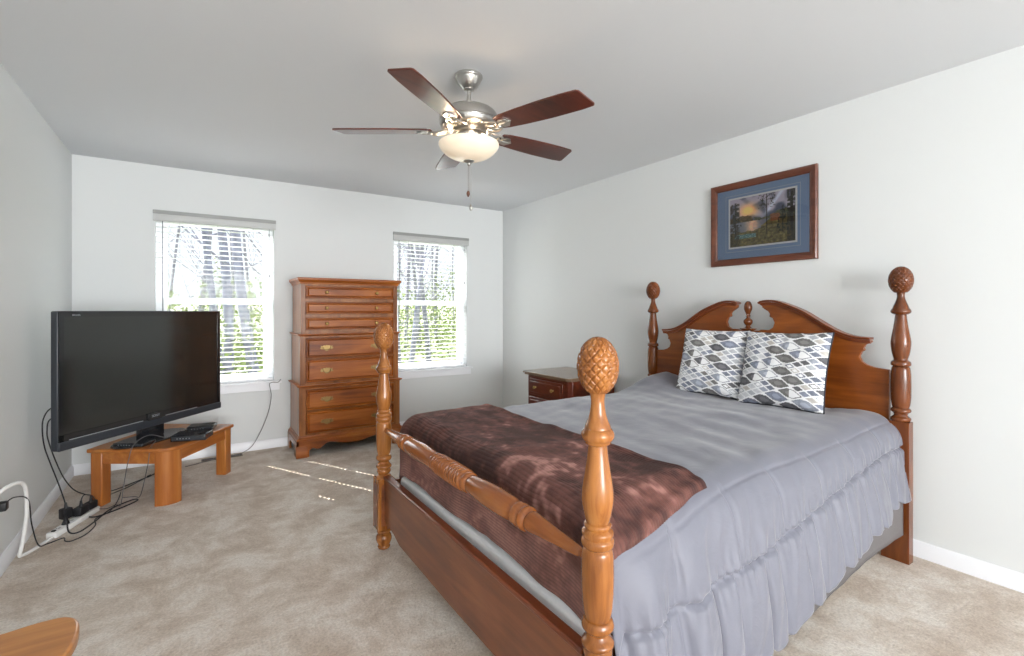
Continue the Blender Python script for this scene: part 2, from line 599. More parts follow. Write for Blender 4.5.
# ---------------------------------------------------------------- woods
W_post = wood('honey_oak_post', (92, 48, 18), (142, 86, 38), (182, 122, 62), 'z', .26, 1.2)
W_posth = wood('chestnut_post', (78, 38, 12), (106, 54, 20), (132, 74, 30), 'z', .26, 1.2)
W_rail = wood('honey_oak_rail', (116, 62, 26), (148, 84, 38), (170, 106, 52), 'y', .24, 1.2)
W_panel = wood('brown_panel', (92, 48, 24), (118, 66, 36), (138, 82, 48), 'y', .36)
W_head = wood('headboard_wood', (92, 42, 10), (126, 64, 18), (150, 84, 30), 'y', .3)
W_edge = wood('red_brown_edge', (88, 40, 20), (114, 56, 28), (134, 72, 40), 'y', .3)
W_ch_x = wood('chest_wood', (98, 44, 8), (146, 78, 24), (174, 104, 42), 'x', .36, 1.0, .05)
W_ch_z = wood('chest_side_wood', (102, 54, 20), (138, 82, 36), (160, 102, 54), 'z', .34)
W_ns = wood('nightstand_wood', (70, 26, 14), (94, 38, 20), (112, 52, 28), 'y', .3)
W_nstop = wood('nightstand_top_wood', (104, 84, 66), (124, 102, 82), (142, 120, 98), 'y', .25)
W_tb = wood('table_oak', (136, 76, 30), (164, 98, 42), (184, 120, 58), 'x', .35)
W_tbz = wood('table_oak_leg', (132, 72, 28), (160, 94, 40), (180, 116, 54), 'z', .35)
W_fg = wood('corner_table_oak', (126, 76, 26), (168, 106, 44), (196, 136, 68), 'x', .3, .8)
M_brass = plain('antique_brass', (176, 148, 92), .3, metal=1)
M_brassd = plain('dark_brass', (150, 124, 82), .4, metal=1)

# ---------------------------------------------------------------- bed
XF, XH = .841, 2.972
PF = [(XF, .889), (XF, 2.515)]
PH = [(XH, .955), (XH, 2.526)]
bed = thing('four_poster_bed', 'brown wooden bed with pineapple-topped turned posts on beige carpet', 'bed', ((XF + XH) / 2, 1.72, 0))

def pineapple(bm, cx, cy, zb, zt, rmax, N=13, seg=156, nz_=66):
    def f(i, j):
        t = j / (nz_ - 1)
        z = zb + (zt - zb) * t
        # egg outline
        rr = rmax * math.sqrt(max(0, 1 - (2 * (t - .47) / 1.06) ** 2)) if t < .47 else rmax * math.sqrt(max(0, 1 - (2 * (t - .47) / 1.06) ** 2))
        rr = max(rr, .0015)
        a = 2 * PI * i / seg
        u1 = (a / (2 * PI) * N + t * N * .42) % 1
        u2 = (a / (2 * PI) * N - t * N * .42) % 1
        g = min(min(u1, 1 - u1), min(u2, 1 - u2))
        d = 1 - sstep(0, .16, g)
        edge = sstep(0, .06, t) * (1 - sstep(.96, 1, t))
        rr -= d * .0042 * edge
        return (cx + rr * math.cos(a), cy + rr * math.sin(a), z)
    V = [[bm.verts.new(f(i, j)) for j in range(nz_)] for i in range(seg)]
    for i in range(seg):
        i2 = (i + 1) % seg
        for j in range(nz_ - 1):
            bm.faces.new((V[i][j], V[i2][j], V[i2][j + 1], V[i][j + 1]))
    bm.faces.new([V[i][0] for i in range(seg)]); bm.faces.new([V[i][-1] for i in range(seg)])
M_pine = W_post

def ring(r0, r1, z0, z1):   # moulded ring keys from z0 up to z1
    m = (z0 + z1) / 2
    return [(r0, z0, 1), (r1, z0 + (z1 - z0) * .22), (r1 * 1.02, m), (r1, z1 - (z1 - z0) * .22), (r0, z1, 1)]

def fpost(cx, cy, w):
    bm = B()
    keys = [(.026, .39, 1), (.034, .400)] + [(.036, .412), (.031, .420, 1), (.039, .427), (.040, .436), (.031, .446, 1), (.026, .456)]
    keys += [(.031, .462, 1), (.039, .470), (.040, .480), (.036, .490), (.031, .4925, 1)]
    keys += [(.036, .515), (.0395, .56), (.0405, .61), (.0385, .655), (.033, .668, 1)]
    keys += [(.040, .675), (.041, .687), (.037, .694, 1), (.039, .70), (.039, .709), (.031, .716, 1), (.034, .721), (.034, .727), (.029, .731, 1)]
    keys += [(.035, .755), (.040, .785), (.0385, .815), (.031, .862), (.0255, .900), (.0235, .922, 1)]
    keys += [(.031, .926), (.034, .932, 1), (.040, .940), (.0415, .950), (.037, .960), (.033, .964, 1), (.031, .972), (.022, .995), (.0172, .022 + 1.003), (.0178, 1.04), (.0215, 1.058, 1)]
    lathe(bm, smoothprof(keys, 4), cx, cy, 40)
    # square block and turned foot
    h = .043
    box(bm, cx - h, cx + h, cy - h, cy + h, .108, .372)
    lathe(bm, [(h * .98, .372), (h * .86, .382), (.026, .392)], cx, cy, 40)
    p = mk('bed_post', bm, w, bed, world=True)
    bm = B()
    for s in (-1, 1):   # raised panel with arched top on the outside faces of the block
        prism(bm, [(cy - .027, .13), (cy + .027, .13), (cy + .027, .33), (cy + .02, .345), (cy, .352), (cy - .02, .345), (cy - .027, .33)], cx + s * h - .002, cx + s * h + .003, 'x')
        prism(bm, [(cx - .027, .13), (cx + .027, .13), (cx + .027, .33), (cx + .02, .345), (cx, .352), (cx - .02, .345), (cx - .027, .33)], cy + s * h - .002, cy + s * h + .003, 'y')
    mk('raised_panel', bm, W_panel, p, world=True)
    bm = B()
    lathe(bm, smoothprof([(.030, 0, 1), (.033, .008), (.030, .016, 1), (.038, .035), (.041, .052), (.036, .070), (.028, .078, 1), (.036, .086), (.036, .096), (.030, .102), (.032, .110)], 4), cx, cy, 36)
    mk('turned_foot', bm, w, p, world=True)
    bm = B()
    pineapple(bm, cx, cy, 1.052, 1.192, .0525)
    mk('pineapple_finial', bm, w, p, world=True, ang=60)
    return p
def hpost(cx, cy, w):
    bm = B()
    keys = [(.034, .70, 1), (.040, .705), (.041, .716), (.032, .724, 1), (.028, .732), (.032, .742, 1), (.041, .749), (.041, .759), (.033, .768, 1), (.036, .776)]
    keys += [(.0405, .81), (.042, .87), (.041, .93), (.037, .968), (.030, .974, 1), (.040, .980), (.041, .992), (.038, 1.0, 1), (.030, 1.006), (.029, 1.012, 1)]
    keys += [(.036, 1.04), (.0415, 1.085), (.039, 1.12), (.031, 1.17), (.025, 1.215), (.023, 1.234, 1), (.033, 1.238), (.041, 1.246), (.041, 1.256), (.034, 1.268, 1), (.030, 1.28), (.019, 1.31), (.016, 1.33), (.019, 1.35), (.023, 1.354, 1)]
    lathe(bm, smoothprof(keys, 4), cx, cy, 40)
    sy_ = 1 if cy < 1.7 else -1
    box(bm, cx - .030, cx + .022, min(cy - sy_ * .043, cy + sy_ * .075), max(cy - sy_ * .043, cy + sy_ * .075), 0.0, .70)
    p = mk('bed_post', bm, w, bed, world=True, bevel=.003)
    bm = B()
    pineapple(bm, cx, cy, 1.345, 1.478, .052)
    mk('pineapple_finial', bm, w, p, world=True, ang=60)
    return p
for q in PF: fpost(*q, W_post)
for q in PH: hpost(*q, W_posth)

# headboard panel with broken scroll pediment
yc = 1.748
half = [(.084, 1.274), (.080, 1.292), (.092, 1.300), (.14, 1.305), (.19, 1.297), (.25, 1.275), (.33, 1.240), (.40, 1.196), (.47, 1.152), (.54, 1.118), (.60, 1.103), (.668, 1.098), (.668, 1.088),
        (.640, 1.075), (.632, 1.055), (.637, 1.045), (.622, 1.035), (.612, 1.01), (.622, .985), (.645, .968), (.68, .958), (.745, .952)]
inner = [(.0, 1.128), (.06, 1.128), (.075, 1.134), (.125, 1.134), (.150, 1.150), (.160, 1.180), (.148, 1.208), (.128, 1.217), (.132, 1.234), (.120, 1.250), (.100, 1.262)]
right = [(yc - d, z) for d, z in inner + half]
left = [(yc + d, z) for d, z in inner + half]
poly = right + [(yc - .745, .34), (yc + .745, .34)] + left[::-1][:-1]
bm = B()
prism(bm, poly, 2.968, 2.992, 'x')
head = mk('headboard_panel', bm, W_head, bed, world=True, bevel=.003)
# crown moulding following the scroll
for s in (-1, 1):
    bm = B()
    top = [(d, z) for d, z in half[1:12]]
    n = len(top)
    prof = [(2.968, -.002), (2.950, -.002), (2.946, .006), (2.950, .012), (2.968, .012)]
    prof2 = [(2.972, .004), (2.944, .004), (2.938, .010), (2.940, .016), (2.994, .016), (2.994, .004)]
    cr = crom([(0, d, z) for d, z in top], 4)
    for pr in ([(2.970, -.016), (2.956, -.016), (2.950, -.006), (2.948, .002), (2.970, .002)], prof2):
        rings = []
        for i, p in enumerate(cr):
            d = cr[min(i + 1, len(cr) - 1)] - cr[max(i - 1, 0)]
            d.normalize(); nx, nz2 = -d.z, d.y
            rings.append([bm.verts.new((x, yc + s * (p.y + nx * h), p.z + nz2 * h)) for x, h in pr])
        for a, b_ in zip(rings, rings[1:]):
            m = len(pr)
            for k in range(m): bm.faces.new((a[k], a[(k + 1) % m], b_[(k + 1) % m], b_[k]))
        bm.faces.new(rings[0]); bm.faces.new(rings[-1])
    mk('scroll_moulding', bm, W_edge, head, world=True)
bm = B()
lathe(bm, smoothprof([(.030, 1.118, 1), (.048, 1.124), (.050, 1.130, 1), (.024, 1.134), (.012, 1.146), (.017, 1.152, 1), (.026, 1.166), (.026, 1.182), (.012, 1.196), (.010, 1.205, 1), (.016, 1.209), (.012, 1.216), (.013, 1.225), (.023, 1.25), (.0245, 1.27), (.019, 1.292), (.010, 1.303), (.0008, 1.306)], 4), 2.976, yc + .012, 28, Matrix.Translation((0, 0, .010)))
mk('turned_finial', bm, W_posth, head, world=True)
# footboard panel
bm = B()
y0, y1 = PF[0][1] + .043, PF[1][1] - .043
low = [(y0, .16), (y0 + .02, .16), (y0 + .05, .135), (y0 + .08, .15), (y0 + .14, .142), (y0 + .22, .118), ((y0 + y1) / 2, .112), (y1 - .22, .118), (y1 - .14, .142), (y1 - .08, .15), (y1 - .05, .135), (y1 - .02, .16), (y1, .16)]
prism(bm, low + [(y1, .375), (y0, .375)], XF - .012, XF + .012, 'x')
fp = mk('footboard_panel', bm, W_panel, bed, world=True)
bm = B()
box(bm, XF - .018, XF + .020, y0, y1, .375, .392)
mk('panel_cap', bm, W_edge, fp, world=True, bevel=.005)
# turned foot rail
mid = (y0 + y1) / 2
hl = [(.0125, -.768), (.0115, -.75, 1), (.014, -.735), (.020, -.66), (.027, -.58), (.031, -.535), (.026, -.525, 1), (.036, -.515), (.036, -.50), (.028, -.492, 1), (.036, -.484), (.037, -.47), (.036, -.460), (.028, -.452, 1),
      (.036, -.43), (.040, -.36), (.041, -.29), (.037, -.22), (.032, -.165), (.027, -.158, 1), (.036, -.15), (.037, -.135), (.031, -.128, 1), (.040, -.118)]
for k in range(5):
    a = -.106 + k * .022
    hl += [(.0410, a + .002), (.0360, a + .009, 1), (.0420, a + .013)]
hl += [(.0410, -.002)]
hl = [((k[0] * .84 if len(k) == 3 and k[0] < .034 else k[0]),) + tuple(k[1:]) for k in hl]
hl2 = [(r, -z) + tuple(k[2:]) for k in hl[::-1] for r, z in [k[:2]]]
prof = smoothprof(hl + hl2, 4)
bm = B()
mt = Matrix.Translation((XF, mid, .627)) @ Matrix.Rotation(R(-90), 4, 'X')
lathe(bm, prof, 0, 0, 36, mt)
mk('turned_rail', bm, W_rail, bed, world=True)
# side rails
for ya in (.945, 2.478):
    mk('side_rail', box(B(), XF + .045, XH - .03, ya, ya + .024, .20, .36), W_panel, bed, world=True, bevel=.003)

# ---------------------------------------------------------------- mattress and box spring
def rbox(bm, x0, x1, y0, y1, z0, z1, r, n=4):
    box(bm, x0, x1, y0, y1, z0, z1)
    bmesh.ops.bevel(bm, geom=list(bm.edges), offset=r, segments=n, affect='EDGES', profile=.5)
    return bm
M_sheet = plain('white_sheet', (244, 245, 246), .85, nscale=60, namt=.03, bump=.2)
o = mk('box_spring', rbox(B(), .905, 2.925, .975, 2.455, .12, .385, .025), M_sheet, ang=60)
tag(o, 'white box spring on the bed, under the mattress', 'box spring')
o = mk('mattress', rbox(B(), .936, 2.935, .985, 2.455, .388, .640, .05), M_sheet, ang=60)
tag(o, 'white mattress showing below the brown blanket behind the footboard', 'mattress')

# ---------------------------------------------------------------- comforter
YN, YFAR = 1.085, 2.36      # where the rounding of the long edges begins
RA = .14
X0 = .985                   # where the rounding of the foot end begins
RF = .055
def fold(s, r):
    """arc length s past an edge -> (outward, drop, angle)"""
    if s <= 0: return (s, 0, 0)
    q = r * PI / 2
    if s < q:
        a = s / r
        return (r * math.sin(a), r * (1 - math.cos(a)), a)
    return (r, r + (s - q), PI / 2)
def ztop(x, y):
    z = .690 + .022 * sstep(1.7, 2.6, x)
    z += .085 * sstep(2.35, 2.95, x) * sstep(1.95, 2.45, y)
    z += .030 * sstep(2.3, 2.9, x) * (1 - sstep(1.0, 1.3, y)) * .6
    z -= .035 * sstep(2.0, 2.45, x) * (1 - sstep(2.6, 2.75, x)) * sstep(2.2, 2.4, y) * .5
    z += .012 * noise.noise(Vector((x * 2.1, y * 2.4, 1.7)))
    z += .006 * noise.noise(Vector((x * 6, y * 5, 4)))
    # long soft wrinkles
    w = noise.noise(Vector((x * 3.0 + y * 2.2, (y - x * .35) * 14, 9)))
    z += .0045 * w * sstep(1.2, 1.8, x)
    w = noise.noise(Vector(((x - y * .2) * 11, y * 3.5, 2)))
    z += .004 * w
    return z
def drape(a, b, off=0.0, bulge=1.0):
    """a: arc along x measured from X0 (negative = down the foot end); b: y, with arc lengths past YN / YFAR"""
    ox, dx, ta = fold(-a, RF) if a < 0 else (0, 0, 0)
    x = X0 + a if a >= 0 else X0 - ox
    if b < YN:
        oy, dy, tb = fold(YN - b, RA); y = YN - oy; s = -1
    elif b > YFAR:
        oy, dy, tb = fold(b - YFAR, RA); y = YFAR + oy; s = 1
    else:
        oy = dy = tb = 0; y = b; s = 0
    z = ztop(x, y) - dx - dy
    nx, ny, nz_ = -math.sin(ta), s * math.sin(tb), math.cos(ta) * math.cos(tb)
    n = Vector((nx, ny, max(nz_, 0)))
    if n.length < 1e-3: n = Vector((nx, ny, 0))
    n.normalize()
    y += s * .076 * bulge * sstep(.05, .5, dy) * (1 - .45 * sstep(2.55, 2.9, x))
    return Vector((x, y, z)) + n * off, n, dx, dy

def hem(x):   # length of the near side drop measured from YN
    zh = .40 if x > 2.75 else None
    z = .06 + .285 * sstep(.9, 3.0, x) ** .9
    return .725 - z + .085
def comforter():
    bm = B()
    NI, NT, NS, NF = 230, 92, 104, 34
    amax = 2.945 - X0
    amin = -.12
    V = []
    for i in range(NI):
        a = amin + (amax - amin) * i / (NI - 1)
        x = X0 + max(a, -.05)
        row = []
        D = hem(x)
        # near side from hem up
        bs = [('n', 1 - j / NS) for j in range(NS)] + [('t', j / NT) for j in range(NT + 1)] + [('f', (j + 1) / NF) for j in range(NF)]
        for kind, t in bs:
            if kind == 'n': b = YN - t * D
            elif kind == 't': b = YN + (YFAR - YN) * t
            else: b = YFAR + t * .42
            p, n, dx, dy = drape(a, b)
            d = 0.0
            xx = p.x
            if kind == 'n':
                s = (YN - b)
                sB = .385 - .15 * sstep(1.15, 2.8, xx); sA = .105 + .095 * (1 - sstep(.95, 1.7, xx))   # gathered seam along the side
                # seam A near the top edge
                d -= .0035 * math.exp(-((s - sA) / .005) ** 2)
                d -= .014 * math.exp(-((s - sB) / .008) ** 2)
                # quilted swell between seams
                if sA < s < sB: d += .009 * math.sin(PI * (s - sA) / (sB - sA))
                # vertical stitched lines above, narrow gathers below
                ph = (xx / .30) % 1
                g = min(ph, 1 - ph) * .30
                up = sstep(.06, .16, s) * (1 - sstep(sB - .01, sB, s))
                d -= .011 * math.exp(-(g / .009) ** 2) * up
                ph2 = ((xx + .025 * math.sin(xx * 23)) / .135) % 1
                g2 = min(ph2, 1 - ph2) * .135
                lo = sstep(sB, sB + .02, s)
                d += (.010 * math.sin(PI * ph2) ** .6 - .004) * lo * (1 - .3 * t)
                d -= .013 * math.exp(-(g2 / .008) ** 2) * lo
                # puckers close to the seam
                pk = math.exp(-(abs(s - sB) / .05) ** 1.5)
                d += .005 * pk * math.sin(xx * 150 + 3 * math.sin(xx * 17))
                d += .013 * noise.noise(Vector((xx * 6.5, s * 2.2, 5))) * sstep(.05, .3, s)
                d += .008 * noise.noise(Vector((xx * 22 + s * 6, s * 5, 8))) * sstep(.08, .25, s)
                # folds fanning out at the foot corner
                d += .022 * math.sin(xx * 30 + s * 3) * (1 - sstep(1.1, 1.6, xx)) * sstep(.1, .4, s)
                p = p + n * d
                p.z += .012 * math.sin(xx * 21) * t ** 6 + .013 * math.sin(PI * ph2) * t ** 8 * -1
            elif kind == 'f':
                d = .012 * noise.noise(Vector((xx * 7, t * 2, 15))) * sstep(.1, .5, t)
                p = p + n * d
            p.y = min(p.y, 2.585)
            if p.x > 2.88 and p.y < .98:      # keep clear of the head post
                p.x = min(p.x, 2.935)
            if p.x > 2.90: p.x = min(p.x, 2.955)
            row.append(bm.verts.new(p))
        V.append(row)
    for i in range(NI - 1):
        for j in range(len(V[0]) - 1):
            bm.faces.new((V[i][j], V[i + 1][j], V[i + 1][j + 1], V[i][j + 1]))
    t = Mt('grey_comforter_fabric')
    v = t.coords((1, 1, 1))
    nz = t.n('ShaderNodeTexNoise', Scale=500.0, Detail=1.0)
    t.l(v, nz.inputs['Vector'])
    n2 = t.n('ShaderNodeTexNoise', Scale=9.0, Detail=5.0, Roughness=.6, Distortion=1.5)
    t.l(v, n2.inputs['Vector'])
    t.b.inputs['Base Color'].default_value = srgb(108, 109, 120)
    t.b.inputs['Roughness'].default_value = .55
    t.b.inputs['Sheen Weight'].default_value = .35
    t.b.inputs['Sheen Roughness'].default_value = .4
    n1 = t.bump(n2.outputs['Fac'], .10, .02)
    t.bump(nz.outputs['Fac'], .1, .0005, n1)
    o = mk('comforter', bm, t.m, ang=80)
    md = o.modifiers.new('thick', 'SOLIDIFY'); md.thickness = .012; md.offset = -1
    tag(o, 'grey quilted comforter with gathered seams spread over the bed', 'comforter')
comforter()

# fabric hanging below the comforter along the near side
bm = B()
def sk(i, j):
    x = 1.05 + (2.93 - 1.05) * i / 120
    t = j / 10
    zb = .145 - .13 * (1 - sstep(1.4, 2.75, x))
    z = .40 + (max(zb, .008) - .40) * t
    y = .935 + .004 * noise.noise(Vector((x * 9, t * 2, 0)))
    return (x, y, z)
grid(bm, 121, 11, sk)
o = mk('bed_skirt', bm, plain('taupe_fabric', (100, 96, 96), .9, nscale=200, namt=.08), ang=80)
o.modifiers.new('thick', 'SOLIDIFY').thickness = .004
tag(o, 'plain taupe bed skirt hanging below the grey comforter', 'bed skirt')

# ---------------------------------------------------------------- brown throw blanket
def blanket_mat():
    t = Mt('brown_ribbed_plush')
    tc = t.n('ShaderNodeTexCoord')
    at = t.n('ShaderNodeVertexColor', layer_name='tint')
    t.l(at.outputs['Color'], t.b.inputs['Base Color'])
    t.b.inputs['Roughness'].default_value = .85
    t.b.inputs['Sheen Weight'].default_value = .1
    t.b.inputs['Sheen Roughness'].default_value = .35
    t.b.inputs['Sheen Tint'].default_value = srgb(210, 170, 160)
    v = t.coords((1, 1, 1))
    nz = t.n('ShaderNodeTexNoise', Scale=160.0, Detail=3.0)
    t.l(v, nz.inputs['Vector'])
    t.bump(nz.outputs['Fac'], .4, .004)
    return t.m
def set_tint(me, cols):
    ca = me.color_attributes.new('tint', 'FLOAT_COLOR', 'POINT')
    flat = []
    for c in cols: flat += [c[0], c[1], c[2], 1.0]
    ca.data.foreach_set('color', flat)
def blanket():
    bm = B()
    cols = []
    NA, NB = 460, 300
    A1 = .415; A0 = -.315
    b0, b1 = YN - .165, YFAR + .105
    c1 = srgb(62, 34, 29); c2 = srgb(106, 66, 58); c3 = srgb(182, 134, 124)
    V = []
    for i in range(NA):
        s = i / (NA - 1)
        row = []
        for j in range(NB):
            t = j / (NB - 1)
            a = A0 + (A1 - A0) * s
            if t < .5: a1 = A1 - .0
            b = b0 + (b1 - b0) * t
            # near corner of the far edge pulls back from the side
            b += (1 - t) ** 2 * .062 * sstep(0, A1, a) 
            b += (t ** 6) * -.02 * sstep(.2, 1, s)
            off = .014 + .009 * math.exp(-((s - 1) / .03) ** 2) + .012 * math.exp(-((t - .012) / .012) ** 2)
            off += .006 * noise.noise(Vector((a * 5, b * 3, 3))) + .010 * max(0, noise.noise(Vector((a * 6 + b * 2, b * 7, 12))))
            rib = math.sin((a + .004 * noise.noise(Vector((a * 6, b * 9, 2)))) * 2 * PI / .0115)
            off += .0008 * rib
            p, n, dx, dy = drape(a, b, off, 1.0)
            p.x += .006 * noise.noise(Vector((b * 4, a * 3, 6))) * sstep(.1, .3, dx)
            p.x = max(p.x, .888)
            p.z += .03 * noise.noise(Vector((b * 2.3, 0, 20))) * sstep(.12, .3, dx) * .6
            row.append(bm.verts.new(p))
            q = .75 * noise.noise(Vector((a * 4.0, b * 2.6, 33))) + .55 * noise.noise(Vector((a * 15, b * 12, 7))) + .40 * noise.noise(Vector((a * 38, b * 34, 3)))
            k = sstep(.22, .60, q)
            base = [c1[m] + (c2[m] - c1[m]) * sstep(-.4, .3, q) for m in range(3)]
            col = [base[m] + (c3[m] - base[m]) * k * .8 for m in range(3)]
            rm = .86 + (.10 + .12 * sstep(.08, .2, dx)) * rib * (1 + 1.3 * noise.noise(Vector((a * 40, b * 60, 3)))) + .16 * noise.noise(Vector((a * 95, b * 130, 5)))  # rib light and dark, sheen of the pile put into the tint
            if dx > .10:
                kk = .30 + .4 * sstep(-.2, .4, noise.noise(Vector((a * 9, b * 5, 44))))
                col = [col[m] + (c3[m] - col[m]) * kk * (.5 + .5 * rib) * sstep(.1, .2, dx) for m in range(3)]
            cols.append([c * rm for c in col])
        V.append(row)
    for i in range(NA - 1):
        for j in range(NB - 1):
            bm.faces.new((V[i][j], V[i + 1][j], V[i + 1][j + 1], V[i][j + 1]))
    bmesh.ops.recalc_face_normals(bm, faces=bm.faces)
    o = mk('throw_blanket', bm, blanket_mat(), ang=80, recalc=False)
    set_tint(o.data, cols)
    md = o.modifiers.new('thick', 'SOLIDIFY'); md.thickness = .008; md.offset = 1
    tag(o, 'brown ribbed plush throw blanket across the foot of the bed', 'blanket')
blanket()

# ---------------------------------------------------------------- pillows
def hsh(i, j, k=0):
    v = math.sin(i * 127.1 + j * 311.7 + k * 74.7) * 43758.5453
    return v - math.floor(v)
PAL = [srgb(104, 104, 108), srgb(120, 119, 118), srgb(136, 142, 158), srgb(158, 164, 176), srgb(184, 188, 194), srgb(194, 190, 184), srgb(122, 128, 142), srgb(214, 216, 220)]
WHT = srgb(236, 237, 238)
def lozenge(u, v, seed):
    """woven pattern of stretched hexagons, drawn like watercolour, on white"""
    a, b = .150, .038          # big lozenges tile the cloth; some split into four small ones
    best = None
    for dj in (-1, 0, 1):
        j = math.floor(v / b) + dj
        offx = (j % 2) * a / 2
        i = math.floor((u - offx) / a + .5)
        lx, ly = (u - i * a - offx) / (a / 2), (v - j * b) / b
        m = abs(lx) + abs(ly)
        if best is None or m < best[0]: best = (m, i, j, lx, ly)
    m, i, j, lx, ly = best
    if hsh(i, j, seed) > .60:                      # four small ones
        p, q = lx + ly, lx - ly
        sp, sq = (1 if p > 0 else -1), (1 if q > 0 else -1)
        cp, cq = sp * .5, sq * .5
        m = max(abs(p - cp), abs(q - cq)) * 2
        i2, j2 = i * 4 + sp, j * 4 + sq
        if m > .80: return WHT
        c = PAL[int(hsh(i2, j2, seed + 3) * 7.999)]
        if hsh(i2, j2, seed + 5) < .22 and m < .5 and lx < .2: return WHT
        wsh = .92 + .2 * noise.noise(Vector((u * 70, v * 70, i2 + j2)))
        return [min(1, t_ * wsh) for t_ in c[:3]]
    m = max(m, abs(ly) * 1.42)
    if m > .90: return WHT
    c = PAL[int(hsh(i, j, seed + 3) * 3.999)]
    hollow = hsh(i, j, seed + 5) < .35
    if m > .78: return [t_ * .68 for t_ in c[:3]]
    if hollow and lx > -.05: return WHT
    if m < .42 and lx > -.3: return [min(1, t_ * 1.35) for t_ in c[:3]]
    wsh = .9 + .3 * noise.noise(Vector((u * 70, v * 70, i + j)))
    return [min(1, t_ * wsh) for t_ in c[:3]]
M_pil = vcol_mat('patterned_pillow_fabric', .8, .2, 400, .15)
M_pipe = plain('dark_piping', (44, 46, 54), .8)
def pillow(label, loc, size, tilt, yaw, roll, seed, flip):
    root = thing('pillow', label, 'pillow', loc, 0, 'patterned pillows on the bed')
    root.rotation_euler = (roll, tilt, yaw)
    bm = B(); cols = []
    N = 150
    w, h = size
    def shape(u, v, s):
        pin = 1 - .05 * (1 - (2 * v - 1) ** 2)
        pinv = 1 - .045 * (1 - (2 * u - 1) ** 2)
        y = (u - .5) * w * pin; z = h / 2 + (v - .5) * h * pinv
        e = max(0, (1 - (2 * u - 1) ** 4)) * max(0, (1 - (2 * v - 1) ** 4))
        th = .060 * e ** .55
        th += .006 * noise.noise(Vector((u * 5 + seed, v * 5, s))) * e
        # soft crease from the upper middle
        th -= .008 * math.exp(-((u - .45 - .12 * (v - .5)) / .05) ** 2) * sstep(.3, .9, v) * e
        return Vector((s * th, y, z))
    V = {}
    for s in (-1, 1):
        for i in range(N):
            for j in range(N):
                if s == 1 and (i in (0, N - 1) or j in (0, N - 1)):
                    V[s, i, j] = V[-1, i, j]; continue
                u, v = i / (N - 1), j / (N - 1)
                V[s, i, j] = bm.verts.new(shape(u, v, s))
                cu = (1 - u) * w + seed * .031
                cv = v * h + seed * .017
                # the rows run a little downhill
                cols.append(lozenge(cu + .02 * math.sin(cv * 9), cv + .16 * cu, seed) if s == -1 else PAL[2])
        for i in range(N - 1):
            for j in range(N - 1):
                f = [V[s, i, j], V[s, i + 1, j], V[s, i + 1, j + 1], V[s, i, j + 1]]
                if len(set(f)) == 4:
                    bm.faces.new(f if s == 1 else f[::-1])
    o = mk('pillow_cover', bm, M_pil, root, ang=180, recalc=False)
    set_tint(o.data, cols)
    bm = B()
    pts = []
    for k in range(60): pts.append(shape(k / 60, 0, 1) * 1)
    for k in range(60): pts.append(shape(1, k / 60, 1))
    for k in range(60): pts.append(shape(1 - k / 60, 1, 1))
    for k in range(60): pts.append(shape(0, 1 - k / 60, 1))
    sel = pts[180:] + pts[:60]                     # dark seam shows on the right and bottom edges
    tube(bm, sel, .0042, 6)
    mk('dark_seam', bm, M_pipe, root)
    return root
pillow('square grey and white patterned pillow leaning on the headboard, left of the two', (2.748, 1.905, .712), (.455, .435), R(16), R(3), R(0), 3, 0)
pillow('square grey and white patterned pillow in front on the right, dark seam showing', (2.722, 1.442, .712), (.488, .440), R(17), R(-2), R(-1.5), 8, 1)

# ---------------------------------------------------------------- tall chest of drawers
CX0, CX1, CYF = .752, 1.630, 4.445      # front face extent
ch = thing('chest_of_drawers', 'tall brown wooden chest of seven drawers between the two windows', 'chest of drawers', ((CX0 + CX1) / 2, 4.66, 0))
YBK = 4.872
def wmk(name, bm, mat, par, **k): return mk(name, bm, mat, par, world=True, **k)
bm = B()
DRW = [(1.362, 1.464, .004), (1.225, 1.327, .004), (1.088, 1.190, .004), (.842, 1.014, 0), (.632, .828, 0), (.394, .570, -.012), (.194, .380, -.012)]
for xa, xb, yf, z0, z1, ds in ((CX0 + .012, CX1 - .012, CYF + .004, 1.035, 1.492, DRW[:3]), (CX0 + .004, CX1 - .004, CYF, .595, 1.035, DRW[3:5]), (CX0 - .006, CX1 + .006, CYF - .012, .135, .595, DRW[5:])):
    box(bm, xa, xb, yf + .020, YBK, z0, z1)
    ga, gb = CX0 + .049, CX1 - .049
    box(bm, xa, ga, yf, yf + .020, z0, z1); box(bm, gb, xb, yf, yf + .020, z0, z1)
    zz = [z1] + [q for d_ in ds for q in (d_[1] + .004, d_[0] - .004)] + [z0]
    for q in range(0, len(zz), 2): box(bm, ga, gb, yf, yf + .020, zz[q + 1], zz[q])
wmk('case', bm, W_ch_z, ch, bevel=.0015)
def moulding(par, name, z0, z1, out, x0, x1, yf, mat):
    bm = B()
    h = z1 - z0
    st = [(0, .0), (.25, out * .35), (.25, out * .5), (.7, out * .95), (.7, out), (1, out)]
    for (a, o1), (b_, o2) in zip(st[::2], st[1::2]):
        pass
    lv = [(z0, out * .25), (z0 + h * .3, out * .35), (z0 + h * .5, out * .8), (z0 + h * .62, out), (z1, out), ]
    rings = []
    for z, o_ in lv:
        rings.append([bm.verts.new(p) for p in ((x0 - o_, yf - o_, z), (x1 + o_, yf - o_, z), (x1 + o_, YBK, z), (x0 - o_, YBK, z))])
    for a, b2 in zip(rings, rings[1:]):
        for k in range(4): bm.faces.new((a[k], a[(k + 1) % 4], b2[(k + 1) % 4], b2[k]))
    bm.faces.new(rings[0]); bm.faces.new(rings[-1])
    return wmk(name, bm, mat, par, bevel=.002)
moulding(ch, 'cornice', 1.484, 1.538, .030, CX0 + .012, CX1 - .012, CYF + .004, W_ch_x)
moulding(ch, 'waist_moulding', 1.030, 1.052, .020, CX0 + .006, CX1 - .006, CYF, W_ch_x)
